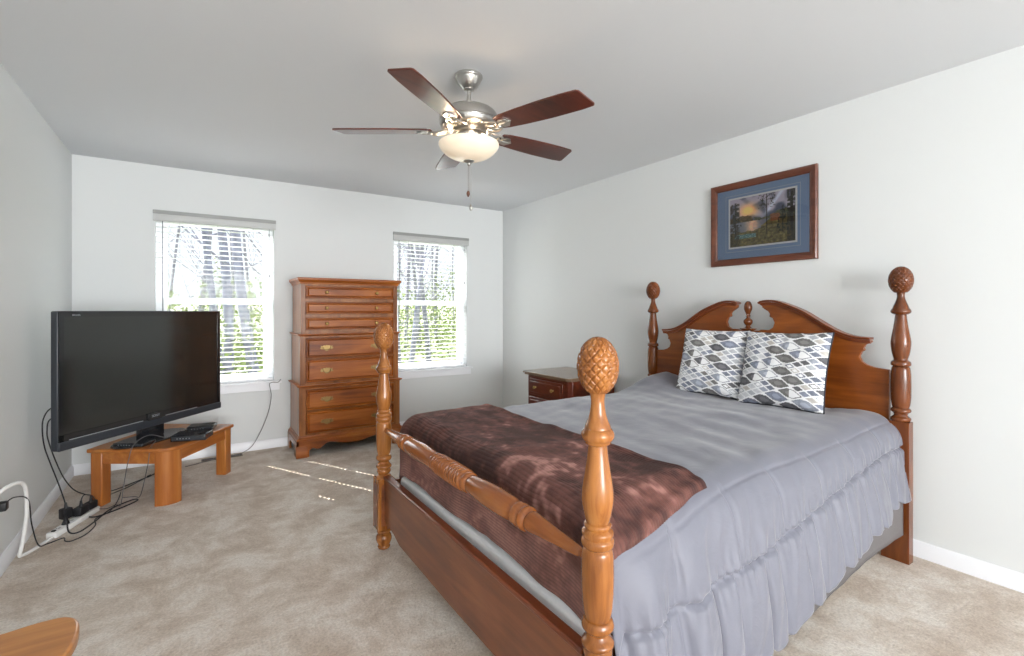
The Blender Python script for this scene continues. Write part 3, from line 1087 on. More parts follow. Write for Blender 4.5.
moulding(ch, 'waist_moulding', .585, .610, .022, CX0 - .002, CX1 + .002, CYF - .008, W_ch_x)
# canted fluted corner strips
for nm_z in ((1.055, 1.475, .012), (.612, 1.028, .004), (.14, .583, -.008)):
    z0, z1, ins = nm_z
    for xx in (CX0 + ins + .018, CX1 - ins - .018):
        bm = B()
        box(bm, xx - .006, xx + .006, CYF + ins - .005, CYF + ins + .002, z0 + .01, z1 - .01)
        wmk('corner_strip', bm, W_ch_z, ch, bevel=.002)
def drawer(z0, z1, kind, ins):
    x0, x1 = CX0 + .053, CX1 - .053
    yf = CYF + ins
    bm = B()
    rings = []
    for ins_, dy_ in ((0, -.018), (0, .005), (.002, .008), (.006, .008), (.012, -.003), (.0145, -.003), (.024, .011)):
        rings.append([bm.verts.new(p) for p in ((x0 + ins_, yf - dy_, z0 + ins_), (x1 - ins_, yf - dy_, z0 + ins_), (x1 - ins_, yf - dy_, z1 - ins_), (x0 + ins_, yf - dy_, z1 - ins_))])
    for a, b2 in zip(rings, rings[1:]):
        for k in range(4): bm.faces.new((a[k], a[(k + 1) % 4], b2[(k + 1) % 4], b2[k]))
    bm.faces.new(rings[-1]); bm.faces.new(rings[0][::-1])
    d = wmk('drawer', bm, W_ch_x, ch, ang=20)
    zc = (z0 + z1) / 2
    for xh in (.972, 1.412):
        bm = B()
        if kind == 'knob':
            lathe(bm, smoothprof([(.009, 0, 1), (.009, .003), (.005, .006, 1), (.005, .012), (.012, .018), (.013, .023), (.009, .029), (.0008, .031)], 3), 0, 0, 16,
                  Matrix.Translation((xh, yf - .010, zc)) @ Matrix.Scale(1.15, 4) @ Matrix.Rotation(R(90), 4, 'X'))
            wmk('knob', bm, M_brass, d)
        else:
            pl = [(0, .026), (.010, .016), (.022, .022), (.034, .014), (.050, .018), (.046, .004), (.056, -.004), (.042, -.014), (.028, -.012), (.016, -.022), (0, -.030)]
            pl = [(x, z) for x, z in pl] + [(-x, z) for x, z in pl[::-1][1:-1]]
            prism(bm, [(xh + x, zc + z) for x, z in pl], yf - .0145, yf - .0105, 'y')
            for s in (-1, 1):
                lathe(bm, [(.0055, 0), (.0055, .008), (.0035, .012)], 0, 0, 12, Matrix.Translation((xh + s * .033, yf - .014, zc + .004)) @ Matrix.Rotation(R(90), 4, 'X'))
            pts = [(xh + .033 * math.cos(a_), yf - .027, zc + .004 - .022 * math.sin(a_)) for a_ in [PI * k / 14 for k in range(15)]]
            tube(bm, pts, .0032, 6)
            wmk('batwing_pull', bm, M_brassd, d)
    return d
for q, (z0, z1, ins) in enumerate(DRW): drawer(z0, z1, 'knob' if q < 3 else 'pull', ins)
# base: moulding, scalloped apron, ogee bracket feet
moulding(ch, 'base_moulding', .178, .135, .022, CX0 - .004, CX1 + .004, CYF - .010, W_ch_x)
fx0, fx1, fy = CX0 - .030, CX1 + .030, CYF - .036
def apron(w0, w1):
    cxm = (w0 + w1) / 2; hw = (w1 - w0) / 2
    L = [(1, .0), (.78, .0), (.78, .055), (.72, .072), (.66, .060), (.60, .058), (.55, .075), (.48, .098), (.42, .105), (.34, .100), (.22, .084), (.1, .077), (0, .076)]
    pts = [(cxm - d * hw, z) for d, z in L] + [(cxm + d * hw, z) for d, z in L[::-1][1:]]
    return pts
bm = B()
prism(bm, apron(fx0, fx1) + [(fx1, .137), (fx0, .137)], fy, fy + .022, 'y')
wmk('scalloped_base', bm, W_ch_x, ch, bevel=.003)
for xa in (fx0, fx1 - .022):
    bm = B()
    L = [(fy, 0), (fy + .10, 0), (fy + .10, .05), (fy + .14, .075), (fy + .20, .085), (YBK - .12, .085), (YBK - .085, .05), (YBK - .085, 0), (YBK, 0), (YBK, .137), (fy, .137)]
    prism(bm, L, xa, xa + .022, 'x')
    wmk('bracket_foot_side', bm, W_ch_z, ch, bevel=.003)
for xa in (fx0 - .004, fx1 - .088):
    bm = B()
    prism(bm, [(fy + .004, .0), (fy - .010, .0), (fy - .014, .03), (fy - .004, .07), (fy - .002, .10), (fy + .004, .10)], xa, xa + .092, 'x')
    wmk('ogee_foot', bm, W_ch_x, ch, bevel=.002)

# ---------------------------------------------------------------- nightstand
ns = thing('nightstand', 'dark red-brown nightstand with a greyish-brown top in the far corner behind the bed', 'nightstand', (2.80, 3.33, 0))
nx0, nx1, ny0, ny1, nzt = 2.565, 3.07, 3.035, 3.655, .70
bm = B()
prism(bm, [(nx0 + .03, ny0), (nx1, ny0), (nx1, ny1), (nx0 + .03, ny1), (nx0, ny1 - .03), (nx0, ny0 + .03)], .06, nzt - .03)
wmk('cabinet', bm, W_ns, ns, bevel=.003)
bm = B()
prism(bm, [(nx0 - .012, ny0 - .03), (nx1 + .005, ny0 - .03), (nx1 + .005, ny1 + .03), (nx0 - .012, ny1 + .03), (nx0 - .045, ny1 - .005), (nx0 - .045, ny0 + .005)], nzt - .014, nzt)
prism(bm, [(nx0 - .0, ny0 - .016), (nx1, ny0 - .016), (nx1, ny1 + .016), (nx0, ny1 + .016), (nx0 - .028, ny1 - .01), (nx0 - .028, ny0 + .01)], nzt - .030, nzt - .014)
wmk('table_top', bm, W_nstop, ns, bevel=.004)
for z0, z1 in ((.50, .64), (.30, .475), (.10, .275)):
    bm = B()
    box(bm, nx0 - .014, nx0 + .01, ny0 + .085, ny1 - .06, z0, z1)
    d = wmk('drawer', bm, W_ns, ns, bevel=.004)
    wmk('raised_field', box(B(), nx0 - .021, nx0 - .013, ny0 + .108, ny1 - .083, z0 + .022, z1 - .022), W_ns, d, bevel=.006)
    for yh in (ny0 + .20, ny1 - .175):
        bm = B()
        lathe(bm, [(.010, 0), (.006, .006), (.006, .012), (.014, .018), (.014, .024), (.001, .03)], 0, 0, 16, Matrix.Translation((nx0 - .02, yh, (z0 + z1) / 2)) @ Matrix.Rotation(R(-90), 4, 'Y'))
        wmk('knob', bm, M_brass, d)
bm = B()
box(bm, nx0 - .006, nx0 + .02, ny0 + .036, ny0 + .050, .10, .65); box(bm, nx0 - .006, nx0 + .02, ny0 + .058, ny0 + .068, .10, .65)
wmk('corner_strip', bm, W_ns, ns)
bm = B()
for xx in (nx0 - .01, nx1 - .08):
    for yy in (ny0 - .008, ny1 - .072): box(bm, xx, xx + .08, yy, yy + .08, 0, .06)
box(bm, nx0 - .012, nx1, ny0 - .01, ny1 + .01, .055, .085)
wmk('bracket_base', bm, W_ns, ns, bevel=.004)

# ---------------------------------------------------------------- television stand (low oak table)
ANG = math.atan2(.835, .55)
tt = thing('coffee_table', 'low honey oak table with one rounded corner under the television', 'table', (-.125, 3.775, 0), ANG)
# local x = long side running to the back right, local y = short side running to the back left
L, S, RT, HT2 = .665, .515, .105, .372
def rc(x0, x1, y0, y1, r, n=12):
    pts = [(x0 + r - r * math.sin(a), y0 + r - r * math.cos(a)) for a in [PI / 2 * k / n for k in range(n + 1)]][::-1]
    return pts + [(x1, y0), (x1, y1), (x0, y1)]
bm = B(); prism(bm, rc(-.014, L + .014, -.014, S + .014, RT + .014), HT2 - .026, HT2)
mk('table_top', bm, W_tb, tt, bevel=.008, bseg=3)
bm = B()
t_ = .022
outer = rc(0.004, L - .004, .004, S - .004, RT - .004)
inner_ = rc(.004 + t_, L - .004 - t_, .004 + t_, S - .004 - t_, RT - .004 - t_)
n = len(outer)
vo = [[bm.verts.new((p[0], p[1], z)) for p in outer] for z in (HT2 - .098, HT2 - .024)]
vi = [[bm.verts.new((p[0], p[1], z)) for p in inner_] for z in (HT2 - .098, HT2 - .024)]
for k in range(n):
    k2 = (k + 1) % n
    bm.faces.new((vo[0][k], vo[0][k2], vo[1][k2], vo[1][k])); bm.faces.new((vi[0][k], vi[0][k2], vi[1][k2], vi[1][k]))
    bm.faces.new((vo[0][k], vo[0][k2], vi[0][k2], vi[0][k])); bm.faces.new((vo[1][k], vo[1][k2], vi[1][k2], vi[1][k]))
mk('apron', bm, W_tb, tt)
# rounded leg
na = 12
arc = [(RT - RT * math.sin(a), RT - RT * math.cos(a)) for a in [PI / 2 * k / na for k in range(na + 1)]]
arci = [(RT - (RT - .04) * math.sin(a), RT - (RT - .04) * math.cos(a)) for a in [PI / 2 * k / na for k in range(na + 1)]]
bm = B(); prism(bm, arc + arci[::-1], 0, HT2 - .024)
mk('leg', bm, W_tbz, tt, bevel=.003)
for x0, y0 in ((0, S - .075), (L - .075, 0), (L - .075, S - .075)):
    mk('leg', box(B(), x0, x0 + .075, y0, y0 + .075, 0, HT2 - .024), W_tbz, tt, bevel=.008)

# ---------------------------------------------------------------- television
TA = math.atan2(.757, .654)
M_tvblk = plain('gloss_black_plastic', (26, 28, 32), .22, coat=.5)
M_tvmat = plain('charcoal_plastic', (46, 50, 56), .38)
M_tvscr = plain('dark_screen', (34, 36, 34), .12, spec=.9)
M_silver = plain('silver_print', (190, 196, 200), .35, metal=.6)
TVL, TVZ0, TVZ1 = 1.25, .462, 1.252
# local x runs along the panel from its left end, local y points away from the room, to the corner
tv = thing('television', 'large flat black television standing on the low oak table', 'television', (-.232, 4.128, .372), TA)
zb, zt = TVZ0 - .372, TVZ1 - .372
hx = TVL / 2
bm = B()
box(bm, -hx, hx, 0, .045, zb, zt)
body = mk('cabinet', bm, M_tvmat, tv, bevel=.008, bseg=3)
mk('rear_cover', rbox(B(), -hx * .72, hx * .72, .04, .095, zb + .06, zt - .08, .02, 2), M_tvblk, tv)
bm = B()
bz = .032
box(bm, -hx + .006, hx - .006, -.006, .002, zt - bz, zt - .004)
box(bm, -hx + .006, -hx + bz, -.006, .002, zb + .05, zt - bz); box(bm, hx - bz, hx - .006, -.006, .002, zb + .05, zt - bz)
box(bm, -hx + .006, hx - .006, -.006, .002, zb + .05, zb + .088)
mk('bezel', bm, M_tvblk, tv)
mk('screen', box(B(), -hx + bz, hx - bz, -.0025, .002, zb + .088, zt - bz), M_tvscr, tv)
mk('lower_trim', box(B(), -hx, hx, -.012, .004, zb, zb + .05), M_tvmat, tv, bevel=.006)
bm = B()
box(bm, -hx + .06, -.09, -.0085, -.005, zb + .052, zb + .056); box(bm, .09, hx - .25, -.0085, -.005, zb + .052, zb + .056)
mk('light_line', bm, M_silver, tv)
mk('logo_plate', box(B(), -.055, .055, -.016, -.004, zb + .046, zb + .092), M_tvblk, tv, bevel=.003)
def text_mesh(name, s, size, mat, parent, loc, rot, ext=.0006):
    cu = bpy.data.curves.new(name, 'FONT')
    cu.body = s; cu.size = size; cu.extrude = ext; cu.align_x = 'CENTER'; cu.align_y = 'CENTER'
    tmp = bpy.data.objects.new(name, cu)
    COL.objects.link(tmp)
    dg = bpy.context.evaluated_depsgraph_get()
    me = bpy.data.meshes.new_from_object(tmp.evaluated_get(dg))
    bpy.data.objects.remove(tmp); bpy.data.curves.remove(cu)
    o = bpy.data.objects.new(name, me)
    me.materials.clear(); me.materials.append(mat)
    COL.objects.link(o)
    o.parent = parent; o.location = loc; o.rotation_euler = rot
    return o
text_mesh('logo', 'SONY', .024, M_silver, tv, (0, -.0168, zb + .072), (R(90), 0, 0))
text_mesh('badge_lettering', 'BRAVIA', .014, M_silver, tv, (-hx + .10, -.0068, zt - .024), (R(90), 0, 0))
mk('stand_neck', rbox(B(), -.09, .09, .0, .05, .012, zb + .03, .01, 2), M_tvblk, tv)
bm = B()
prism(bm, [(.27 * math.cos(a) * (1 if abs(math.cos(a)) < .9 else .97), .02 + .13 * math.sin(a)) for a in [2 * PI * k / 40 for k in range(40)]], 0, .014)
mk('stand_base', bm, M_tvblk, tv, bevel=.004)

# boxes on the table
def stbox(name, label, loc, rz, w, d, h):
    o = thing(name, label, 'media box', loc, rz)
    mk('case', box(B(), -w / 2, w / 2, -d / 2, d / 2, .003, h), M_tvblk, o, bevel=.004)
    bm = B()
    box(bm, -w / 2 + .008, w / 2 - .008, -d / 2 - .003, -d / 2 + .002, .008, h - .006)
    fp_ = mk('front_panel', bm, M_tvmat, o, bevel=.002)
    bm = B()
    for k in range(5):
        lathe(bm, [(.003, 0), (.003, .003)], 0, 0, 8, Matrix.Translation((-w * .30 + k * .018, -d / 2 - .002, h * .55)) @ Matrix.Rotation(R(90), 4, 'X'))
    mk('buttons', bm, M_silver, o)
    return o
stbox('cable_box', 'small black cable box in front of the television on the oak table', (-.010, 3.985, .372), ANG - R(90) + R(14), .21, .15, .042)
stbox('disc_player', 'flat dark disc player on the oak table, behind the small black cable box', (.05, 4.26, .372), ANG - R(90) + R(20), .17, .13, .035)
stbox('router_box', 'black glossy box at the left front of the oak table, under the television', (-.325, 4.005, .372), ANG - R(90) - R(2), .20, .11, .026)

# ---------------------------------------------------------------- power strip, plugs, cables
M_cable = plain('black_cable', (34, 34, 38), .45)
M_white = plain('white_plastic', (232, 232, 230), .4)
M_blk = plain('black_rubber', (22, 22, 26), .5)
M_gcable = plain('grey_cable', (96, 92, 92), .5)
ang_s = math.atan2(.30, .12)
ps = thing('power_strip', 'white power strip lying on the carpet by the left wall', 'power strip', (-.585, 3.775, 0), ang_s)
mk('case', rbox(B(), -.19, .19, -.027, .027, .002, .036, .008, 2), M_white, ps)
bm = B()
for k in range(6):
    x = -.13 + k * .052
    box(bm, x - .008, x - .005, -.008, .004, .0355, .0368); box(bm, x + .004, x + .007, -.008, .004, .0355, .0368)
    box(bm, x - .003, x + .002, .009, .013, .0355, .0368)
mk('outlet', bm, M_blk, ps)
mk('switch', box(B(), -.178, -.160, -.009, .009, .035, .042), M_blk, ps, bevel=.002)
def plug(label, loc, rz, w, d, h, tilt=0):
    o = thing('power_adapter', label, 'power adapter', loc, rz)
    o.rotation_euler = (tilt, 0, rz)
    mk('case', rbox(B(), -w / 2, w / 2, -d / 2, d / 2, 0, h, .006, 2), M_blk, o)
    mk('cable_relief', lathe(B(), [(.010, 0), (.007, .018), (.005, .034)], 0, 0, 12, Matrix.Translation((0, 0, h - .002))), M_blk, o)
    return o
plug('square black power adapter on the power strip, nearest the wall', (-.628, 3.80, .038), R(40), .05, .045, .06)
plug('wide black power adapter in the middle of the power strip', (-.565, 3.83, .038), R(70), .085, .045, .048)
plug('black power adapter at the far end of the power strip', (-.530, 3.905, .038), R(60), .06, .04, .045)
o = mk('plug', lathe(B(), smoothprof([(.016, 0, 1), (.019, .004), (.012, .02), (.007, .04), (.004, .05)], 3), -.612, 3.70, 16), M_blk)
for v_ in o.data.vertices: v_.co.z += .0372
tag(o, 'small tapered black plug in the near end of the power strip', 'plug')

def cable(label, pts, r=.0035, mat=None, group=None, name='power_cable', n=8):
    bm = tube(B(), crom(pts, n), r, 7)
    o = mk(name, bm, mat or M_cable, ang=80)
    tag(o, label, 'cable', group)
    return o
f_ = .006
cable('black cable dropping from the left edge of the television to a plug', [(-.62, 3.80, .70), (-.69, 3.80, .69), (-.71, 3.74, .65), (-.71, 3.705, .59), (-.71, 3.75, .483), (-.70, 3.82, .374), (-.675, 3.87, .24), (-.64, 3.83, .14), (-.628, 3.80, .105)])
cable('black cable curving from the television left edge along the floor behind the table', [(-.62, 3.79, .66), (-.69, 3.77, .63), (-.70, 3.755, .57), (-.70, 3.79, .50), (-.70, 3.97, .336), (-.70, 4.20, .165), (-.67, 4.32, .05), (-.60, 4.30, .01), (-.54, 4.29, f_), (-.46, 4.33, f_), (-.38, 4.42, f_), (-.25, 4.58, f_)])
cable('long black cable looping in front of the oak table leg', [(-.612, 3.70, .085), (-.60, 3.66, .06), (-.585, 3.63, .01), (-.54, 3.62, f_), (-.49, 3.75, f_), (-.45, 3.90, f_), (-.40, 3.98, f_), (-.335, 4.04, f_), (-.31, 4.02, f_), (-.335, 3.97, f_), (-.42, 3.88, f_), (-.50, 3.83, f_), (-.545, 3.86, .012), (-.565, 3.90, .03)], .004)
cable('thin black cable from the wall outlet snaking over the carpet', [(-.755, 3.25, .335), (-.73, 3.30, .345), (-.70, 3.38, .30), (-.695, 3.42, .16), (-.68, 3.47, .03), (-.655, 3.53, f_), (-.60, 3.57, f_), (-.585, 3.52, f_), (-.555, 3.50, f_), (-.505, 3.56, f_), (-.48, 3.68, f_), (-.49, 3.76, .016), (-.44, 3.88, f_), (-.42, 4.05, f_), (-.42, 4.25, f_)], .003)
cable('thin black cable bending from the middle adapter to under the table', [(-.565, 3.83, .118), (-.555, 3.86, .14), (-.53, 3.95, .10), (-.52, 4.03, .03), (-.53, 4.12, f_), (-.47, 4.22, f_ + .006), (-.40, 4.33, f_), (-.33, 4.46, f_), (-.24, 4.62, f_)], .003)
cable('thin cable arching over the front edge of the oak table', [(-.17, 4.05, .39), (-.25, 3.99, .43), (-.32, 3.90, .40), (-.348, 3.875, .30), (-.37, 3.88, .15), (-.39, 3.93, .02), (-.42, 3.99, f_), (-.46, 3.95, f_), (-.50, 3.93, .02)], .0026, M_gcable)
cable('thin cable hanging in front of the table apron, right of the arching one', [(-.21, 3.93, .40), (-.235, 3.86, .37), (-.245, 3.838, .28), (-.275, 3.90, .12), (-.30, 4.00, .03), (-.335, 4.10, f_), (-.40, 4.12, f_)], .0024, M_gcable)
o = mk('ferrite_bead', lathe(B(), [(.002, 0), (.008, .003), (.008, .032), (.002, .035)], 0, 0, 12, Matrix.Translation((-.292, 4.522, .009)) @ Matrix.Rotation(R(-32), 4, 'Z') @ Matrix.Rotation(R(-90), 4, 'X')), M_blk)
tag(o, 'small black bead on the cable under the oak table', 'cable bead')
cable('thick white cord leaving the wall outlet and bending down to the carpet', [(-.770, 3.215, .395), (-.745, 3.24, .415), (-.715, 3.31, .41), (-.705, 3.36, .36), (-.71, 3.40, .22), (-.725, 3.40, .08), (-.735, 3.40, .022), (-.725, 3.42, .012), (-.70, 3.47, .010), (-.66, 3.57, .010), (-.636, 3.62, .015)], .009, M_white)
o = mk('outlet_plug', rbox(B(), -.772, -.735, 3.19, 3.235, .315, .355, .005, 2), M_blk)
tag(o, 'black plug pushed into the left wall outlet at the picture edge', 'plug')
bm = rbox(B(), XL, XL + .006, 3.135, 3.205, .30, .42, .002, 1)
o = mk('wall_outlet', bm, M_white)
tag(o, 'white outlet plate low on the left wall', 'outlet')
cable('thin dark cord running from the left window sill down to the floor vent', [(.665, YB - .03, .625), (.64, YB - .040, .60), (.595, YB - .040, .602), (.57, YB - .042, .59), (.575, YB - .035, .55), (.585, YB - .030, .47), (.56, YB - .030, .33), (.50, YB - .030, .17), (.43, YB - .040, .05), (.36, YB - .065, .012), (.32, YB - .10, .012), (.10, YB - .16, f_), (-.06, YB - .24, f_)], .0026, M_gcable)
# floor vent
fv = thing('floor_vent', 'dark slotted floor vent in the carpet below the left window', 'vent', (.20, 4.785, 0))
mk('frame', box(B(), -.15, .15, -.03, .03, .0, .006), plain('brown_vent', (112, 98, 84), .5, metal=.3), fv, bevel=.002)
bm = B()
for k in range(18):
    x = -.136 + k * .016
    box(bm, x - .005, x + .005, -.021, .021, .0055, .0068)
mk('slots', bm, M_blk, fv)

# ---------------------------------------------------------------- framed picture on the right wall
pf = thing('framed_picture', 'framed lake landscape print with blue mat above the headboard', 'picture', (XR, 1.741, 1.843))
PX = XR
py0, py1, pz0, pz1 = 1.391, 2.091, 1.562, 2.124
W_fr = wood('frame_wood', (74, 40, 28), (98, 54, 38), (118, 70, 50), 'y', .35)
fw = .045
bm = B()
def mitre(bm, q0, q1, s0, s1, levels):
    """picture frame moulding: levels = (inset, height from the wall)"""
    rings = []
    for ins, x in levels:
        rings.append([bm.verts.new((PX - x, a, b_)) for a, b_ in ((q0 + ins, s0 + ins), (q1 - ins, s0 + ins), (q1 - ins, s1 - ins), (q0 + ins, s1 - ins))])
    for a, b_ in zip(rings, rings[1:]):
        for k in range(4): bm.faces.new((a[k], a[(k + 1) % 4], b_[(k + 1) % 4], b_[k]))
mitre(bm, py0, py1, pz0, pz1, [(0, .002), (0, .022), (.006, .028), (.020, .026), (.034, .018), (.038, .020), (fw, .014), (fw, .002)])
wmk('frame', bm, W_fr, pf, ang=25)
M_mat = plain('blue_mat', (132, 158, 196), .85)
wmk('mat_board', box(B(), PX - .008, PX - .002, py0 + fw - .004, py1 - fw + .004, pz0 + fw - .004, pz1 - fw + .004), M_mat, pf)
def border(bm, a0, a1, b0, b1, w, x0, x1):
    box(bm, x0, x1, a0, a1, b0, b0 + w); box(bm, x0, x1, a0, a1, b1 - w, b1)
    box(bm, x0, x1, a0, a0 + w, b0 + w, b1 - w); box(bm, x0, x1, a1 - w, a1, b0 + w, b1 - w)
bm = B(); border(bm, 1.488, 1.984, 1.652, 2.038, .003, PX - .0088, PX - .0078)
wmk('mat_line', bm, plain('pale_line', (176, 190, 208), .8), pf)
bm = B(); border(bm, 1.508, 1.962, 1.675, 2.020, .011, PX - .0096, PX - .0078)
wmk('inner_mat', bm, plain('white_mat', (236, 238, 240), .8), pf)
def art(u, v):   # u 0..1 left to right as seen, v 0..1 upward; a generic lake at dusk
    nz = noise.noise
    n1 = nz(Vector((u * 7, v * 7, 1))); n2 = nz(Vector((u * 22, v * 22, 5))); n3 = nz(Vector((u * 60, v * 60, 2)))
    def c(*q): return Vector(q)
    sky = c(.26, .28, .36).lerp(c(.62, .60, .66), sstep(-.3, .5, n1 + (v - .6)))
    glow = math.exp(-(((u - .30) / .14) ** 2 + ((v - .72) / .13) ** 2))
    sky = sky.lerp(c(.98, .78, .50), min(1, glow * 1.2))
    ray = math.exp(-(((u - .66 - (v - .75) * .6) / .035) ** 2)) * sstep(.5, .7, v)
    sky = sky.lerp(c(.80, .84, .90), ray * .7)
    col = sky
    hillz = .60 + .06 * math.sin(u * 9) + .03 * n2
    if v < hillz and u > .40 + .03 * n2: col = c(.22, .26, .20).lerp(c(.36, .34, .26), .5 + n2)
    if v < .62 + .05 * n2 and u < .38 - abs(v - .5) * .3: col = c(.22, .19, .12).lerp(c(.42, .34, .22), .5 + n2)
    if v < .50: 
        water = c(.40, .42, .46).lerp(c(.92, .74, .60), math.exp(-((u - .36) / .10) ** 2) * (.8 + .4 * n2))
        shore = .47 - .30 * sstep(.38, .60, u) * 0
        if v < .50 + .02 * n2: col = water
    if v < .30 + .25 * sstep(.38, .75, u) + .03 * n2: col = c(.20, .18, .11).lerp(c(.50, .46, .28), .5 + .6 * n2 + .3 * n3)
    if v < .24 and .08 < u < .42 and v > .16: col = c(.24, .36, .36).lerp(c(.74, .84, .80), max(0, n3 * 1.6))
    # cabin glow
    if .64 < u < .78 and .44 < v < .58: col = c(.52, .34, .22).lerp(c(.36, .22, .16), .5 + n3)
    # tall pines
    for px_, w_, top in ((.09, .020, .92), (.585, .012, 1.0), (.82, .012, .72), (.95, .035, .95)):
        if abs(u - px_) < w_ * .5 and v < top and v > .2: col = c(.10, .09, .07)
        br = (top - v) * .16 + .02
        if v < top and v > top - .5 and abs(u - px_) < br and n2 + n3 * .6 > .06 and px_ != .585: col = c(.12, .14, .10)
        if px_ == .585 and v > .72 and abs(u - px_) < .13 and n2 + n3 > .22: col = c(.12, .13, .10)
    if u < .16 and n2 > -.1 and v < .9: col = col.lerp(c(.14, .13, .09), .7)
    if u > .88 and n2 > -.25: col = col.lerp(c(.13, .13, .12), .75)
    return [max(0, q) ** 2.2 * 1.7 for q in col]
bm = B(); cols = []
NA_, NB_ = 150, 110
def af(i, j):
    u, v = i / (NA_ - 1), j / (NB_ - 1)
    cols.append(art(u, v))
    return (PX - .0085, 1.951 - u * .432, 1.686 + v * .323)
grid(bm, NA_, NB_, af)
o = wmk('print', bm, vcol_mat('art_print', .6, .3), pf, recalc=False)
set_tint(o.data, cols)
wmk('glass_pane', box(B(), PX - .0125, PX - .0115, py0 + fw - .003, py1 - fw + .003, pz0 + fw - .003, pz1 - fw + .003), glassy('picture_glass'), pf)

# ---------------------------------------------------------------- ceiling fan
M_nick = plain('brushed_nickel', (190, 188, 184), .28, metal=1)
FX, FY = 1.158, 2.155
fan = thing('ceiling_fan', 'five-bladed ceiling fan with nickel motor and lit frosted bowl', 'ceiling fan', (FX, FY, HT))
def rel(name, bm, mat, par=None, **k): return mk(name, bm, mat, par or fan, **k)
bm = B()
lathe(bm, smoothprof([(.068, 0, 1), (.070, -.012), (.064, -.020, 1), (.060, -.030), (.046, -.054), (.030, -.068), (.026, -.074, 1), (.018, -.076), (.0005, -.076)], 4), 0, 0, 40)
rel('canopy', bm, M_nick)
rel('downrod', lathe(B(), [(.0115, -.08), (.0115, -.158), (.020, -.160), (.022, -.170)], 0, 0, 24), M_nick)
bm = B()
lathe(bm, smoothprof([(.020, -.158, 1), (.045, -.162), (.10, -.170), (.134, -.188), (.147, -.214), (.149, -.233, 1), (.145, -.237), (.145, -.242, 1), (.148, -.246), (.137, -.268), (.105, -.284), (.085, -.288, 1), (.085, -.302), (.0005, -.302)], 4), 0, 0, 56)
rel('motor_housing', bm, M_nick)
bm = B()
lathe(bm, smoothprof([(.060, -.296, 1), (.066, -.300), (.066, -.312), (.060, -.322, 1), (.08, -.328), (.118, -.331), (.122, -.341), (.0005, -.341)], 3), 0, 0, 48)
rel('light_fitter', bm, M_nick)
# frosted glass bowl, lit from inside
t = Mt('lit_frosted_glass')
t.b.inputs['Base Color'].default_value = srgb(236, 222, 200)
t.b.inputs['Roughness'].default_value = .25
t.b.inputs['Emission Color'].default_value = (1.0, .80, .58, 1)
lw = t.n('ShaderNodeTexNoise', Scale=9.0, Detail=2.0)
t.l(t.coords((1, 1, 1)), lw.inputs['Vector'])
mp_ = t.n('ShaderNodeMapRange'); mp_.inputs['To Min'].default_value = .12; mp_.inputs['To Max'].default_value = .26
t.l(lw.outputs['Fac'], mp_.inputs['Value']); t.l(mp_.outputs[0], t.b.inputs['Emission Strength'])
bm = B()
lathe(bm, smoothprof([(.0006, -.430), (.03, -.428), (.075, -.418), (.115, -.398), (.141, -.373), (.151, -.354), (.151, -.344, 1), (.143, -.343, 1), (.142, -.352), (.132, -.370), (.108, -.390), (.0006, -.420)], 5), 0, 0, 64)
rel('glass_bowl', bm, t.m)
bm = B()
lathe(bm, smoothprof([(.001, -.458), (.005, -.455), (.009, -.449), (.006, -.443, 1), (.016, -.440), (.026, -.434), (.027, -.429), (.014, -.426)], 3), 0, 0, 24)
rel('bowl_finial', bm, M_nick)
W_bl = wood('cherry_blade', (58, 24, 18), (84, 38, 28), (104, 52, 36), 'x', .28, .8, .5)
ROOT_Z = -.268
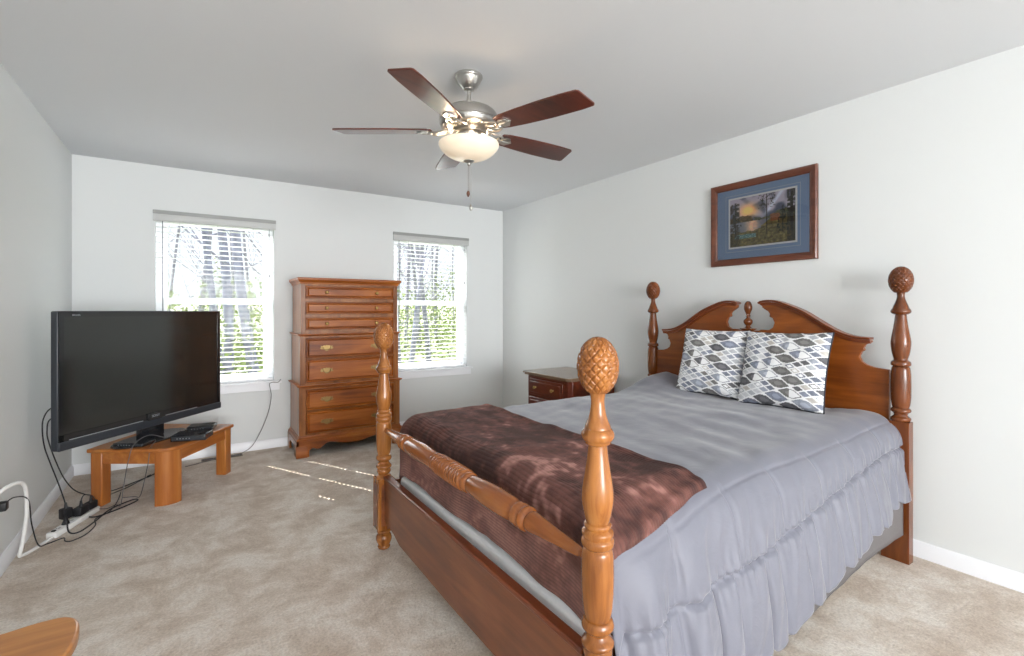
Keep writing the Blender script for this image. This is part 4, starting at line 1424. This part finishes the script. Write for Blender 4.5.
for k in range(5):
    ang = R(-69.3 + 72 * k)
    # blade: local x outward
    mt = Matrix.Rotation(ang, 4, 'Z') @ Matrix.Translation((0, 0, ROOT_Z - .012)) @ Matrix.Rotation(R(-11), 4, 'X')
    out = [(.185, -.045), (.22, -.056), (.32, -.064), (.45, -.070), (.56, -.071), (.640, -.067), (.652, -.058), (.672, .052), (.665, .064), (.61, .070), (.45, .071), (.32, .064), (.22, .054), (.185, .045)]
    bm = B(); prism(bm, out, -.004, .004)
    bmesh.ops.transform(bm, matrix=mt, verts=bm.verts)
    bl = rel('blade', bm, W_bl, bevel=.003)
    # ornate iron
    bm = B()
    def tr(pts): return [mt @ Vector(p) for p in pts]
    tube(bm, crom(tr([(.085, -.02, .010), (.12, -.04, -.004), (.16, -.042, -.012), (.19, -.028, -.012), (.185, -.008, -.012), (.165, -.012, -.012), (.168, -.024, -.012)]), 5), .006, 8)
    tube(bm, crom(tr([(.085, .02, .010), (.12, .04, -.004), (.16, .042, -.012), (.19, .028, -.012), (.185, .008, -.012), (.165, .012, -.012), (.168, .024, -.012)]), 5), .006, 8)
    tube(bm, crom(tr([(.075, 0, .012), (.13, 0, -.004), (.19, 0, -.010), (.235, 0, -.011)]), 4), .009, 8, r1=.006)
    me2 = B()
    prism(bm2 := B(), [(.185, -.012), (.205, -.030), (.235, -.032), (.25, -.014), (.262, 0), (.25, .014), (.235, .032), (.205, .030), (.185, .012)], -.011, -.005)
    bmesh.ops.transform(bm2, matrix=mt, verts=bm2.verts)
    tmp = bpy.data.meshes.new('tmp'); bm2.to_mesh(tmp); bm.from_mesh(tmp); bpy.data.meshes.remove(tmp); bm2.free(); me2.free()
    for q in ((.212, -.020), (.212, .020), (.245, 0)):
        lathe(bm, [(.006, -.013), (.006, -.010)], q[0], q[1], 10, mt)
    rel('blade_iron', bm, M_nick, bl)
bm = B()
tube(bm, [(.004, 0, -.456), (.004, 0, -.585)], .0012, 5)
rel('pull_chain', bm, M_nick)
bm = B()
lathe(bm, smoothprof([(.003, -.612), (.0075, -.602), (.0085, -.592), (.004, -.582)], 3), -.004, 0, 12)
tube(bm, [(-.004, 0, -.456), (-.004, 0, -.585)], .0010, 5)
rel('pull_fob', bm, plain('walnut_fob', (92, 56, 40), .4), None)
bm = B()
tube(bm, [(.012, .0, -.456), (.012, .0, -.652)], .0010, 5)
lathe(bm, smoothprof([(.002, -.680), (.0075, -.674), (.0085, -.662), (.004, -.650)], 3), .012, 0, 12)
rel('light_pull_chain', bm, M_nick)
for k in range(3):
    a = R(20 + 120 * k)
    lamp('fan_bulb', 'POINT', (FX + .13 * math.cos(a), FY + .13 * math.sin(a), HT - .330), (0, 0, 0), .9, (1, .74, .50), .02)

# ---------------------------------------------------------------- near corner table on the left
ct = thing('corner_table', 'light brown wooden table with a rounded corner at the lower left edge', 'table', (-.50, 1.40, 0))
ptsw = [(-.765, 1.575), (-.45, 1.594), (-.379, 1.603), (-.33, 1.612), (-.29, 1.613), (-.265, 1.607), (-.245, 1.588), (-.233, 1.558), (-.228, 1.52), (-.228, 1.48), (-.234, 1.44), (-.245, 1.40), (-.27, 1.33), (-.31, 1.26), (-.40, 1.20), (-.765, 1.19)]
pts = [(p.x, p.y) for p in crom([(a, b_, 0) for a, b_ in ptsw[1:-1]], 4)]
bm = B(); prism(bm, [(-.765, 1.575)] + pts + [(-.765, 1.19)], .474, .5)
mk('table_top', bm, W_fg, ct, world=True, bevel=.006, bseg=3)
mk('apron', box(B(), -.74, -.36, 1.27, 1.50, .40, .476), W_fg, ct, world=True)
for x, y in ((-.73, 1.28), (-.73, 1.49), (-.38, 1.28), (-.40, 1.46)):
    mk('leg', lathe(B(), [(.014, 0), (.020, .25), (.022, .476)], x, y, 16), W_fg, ct, world=True)
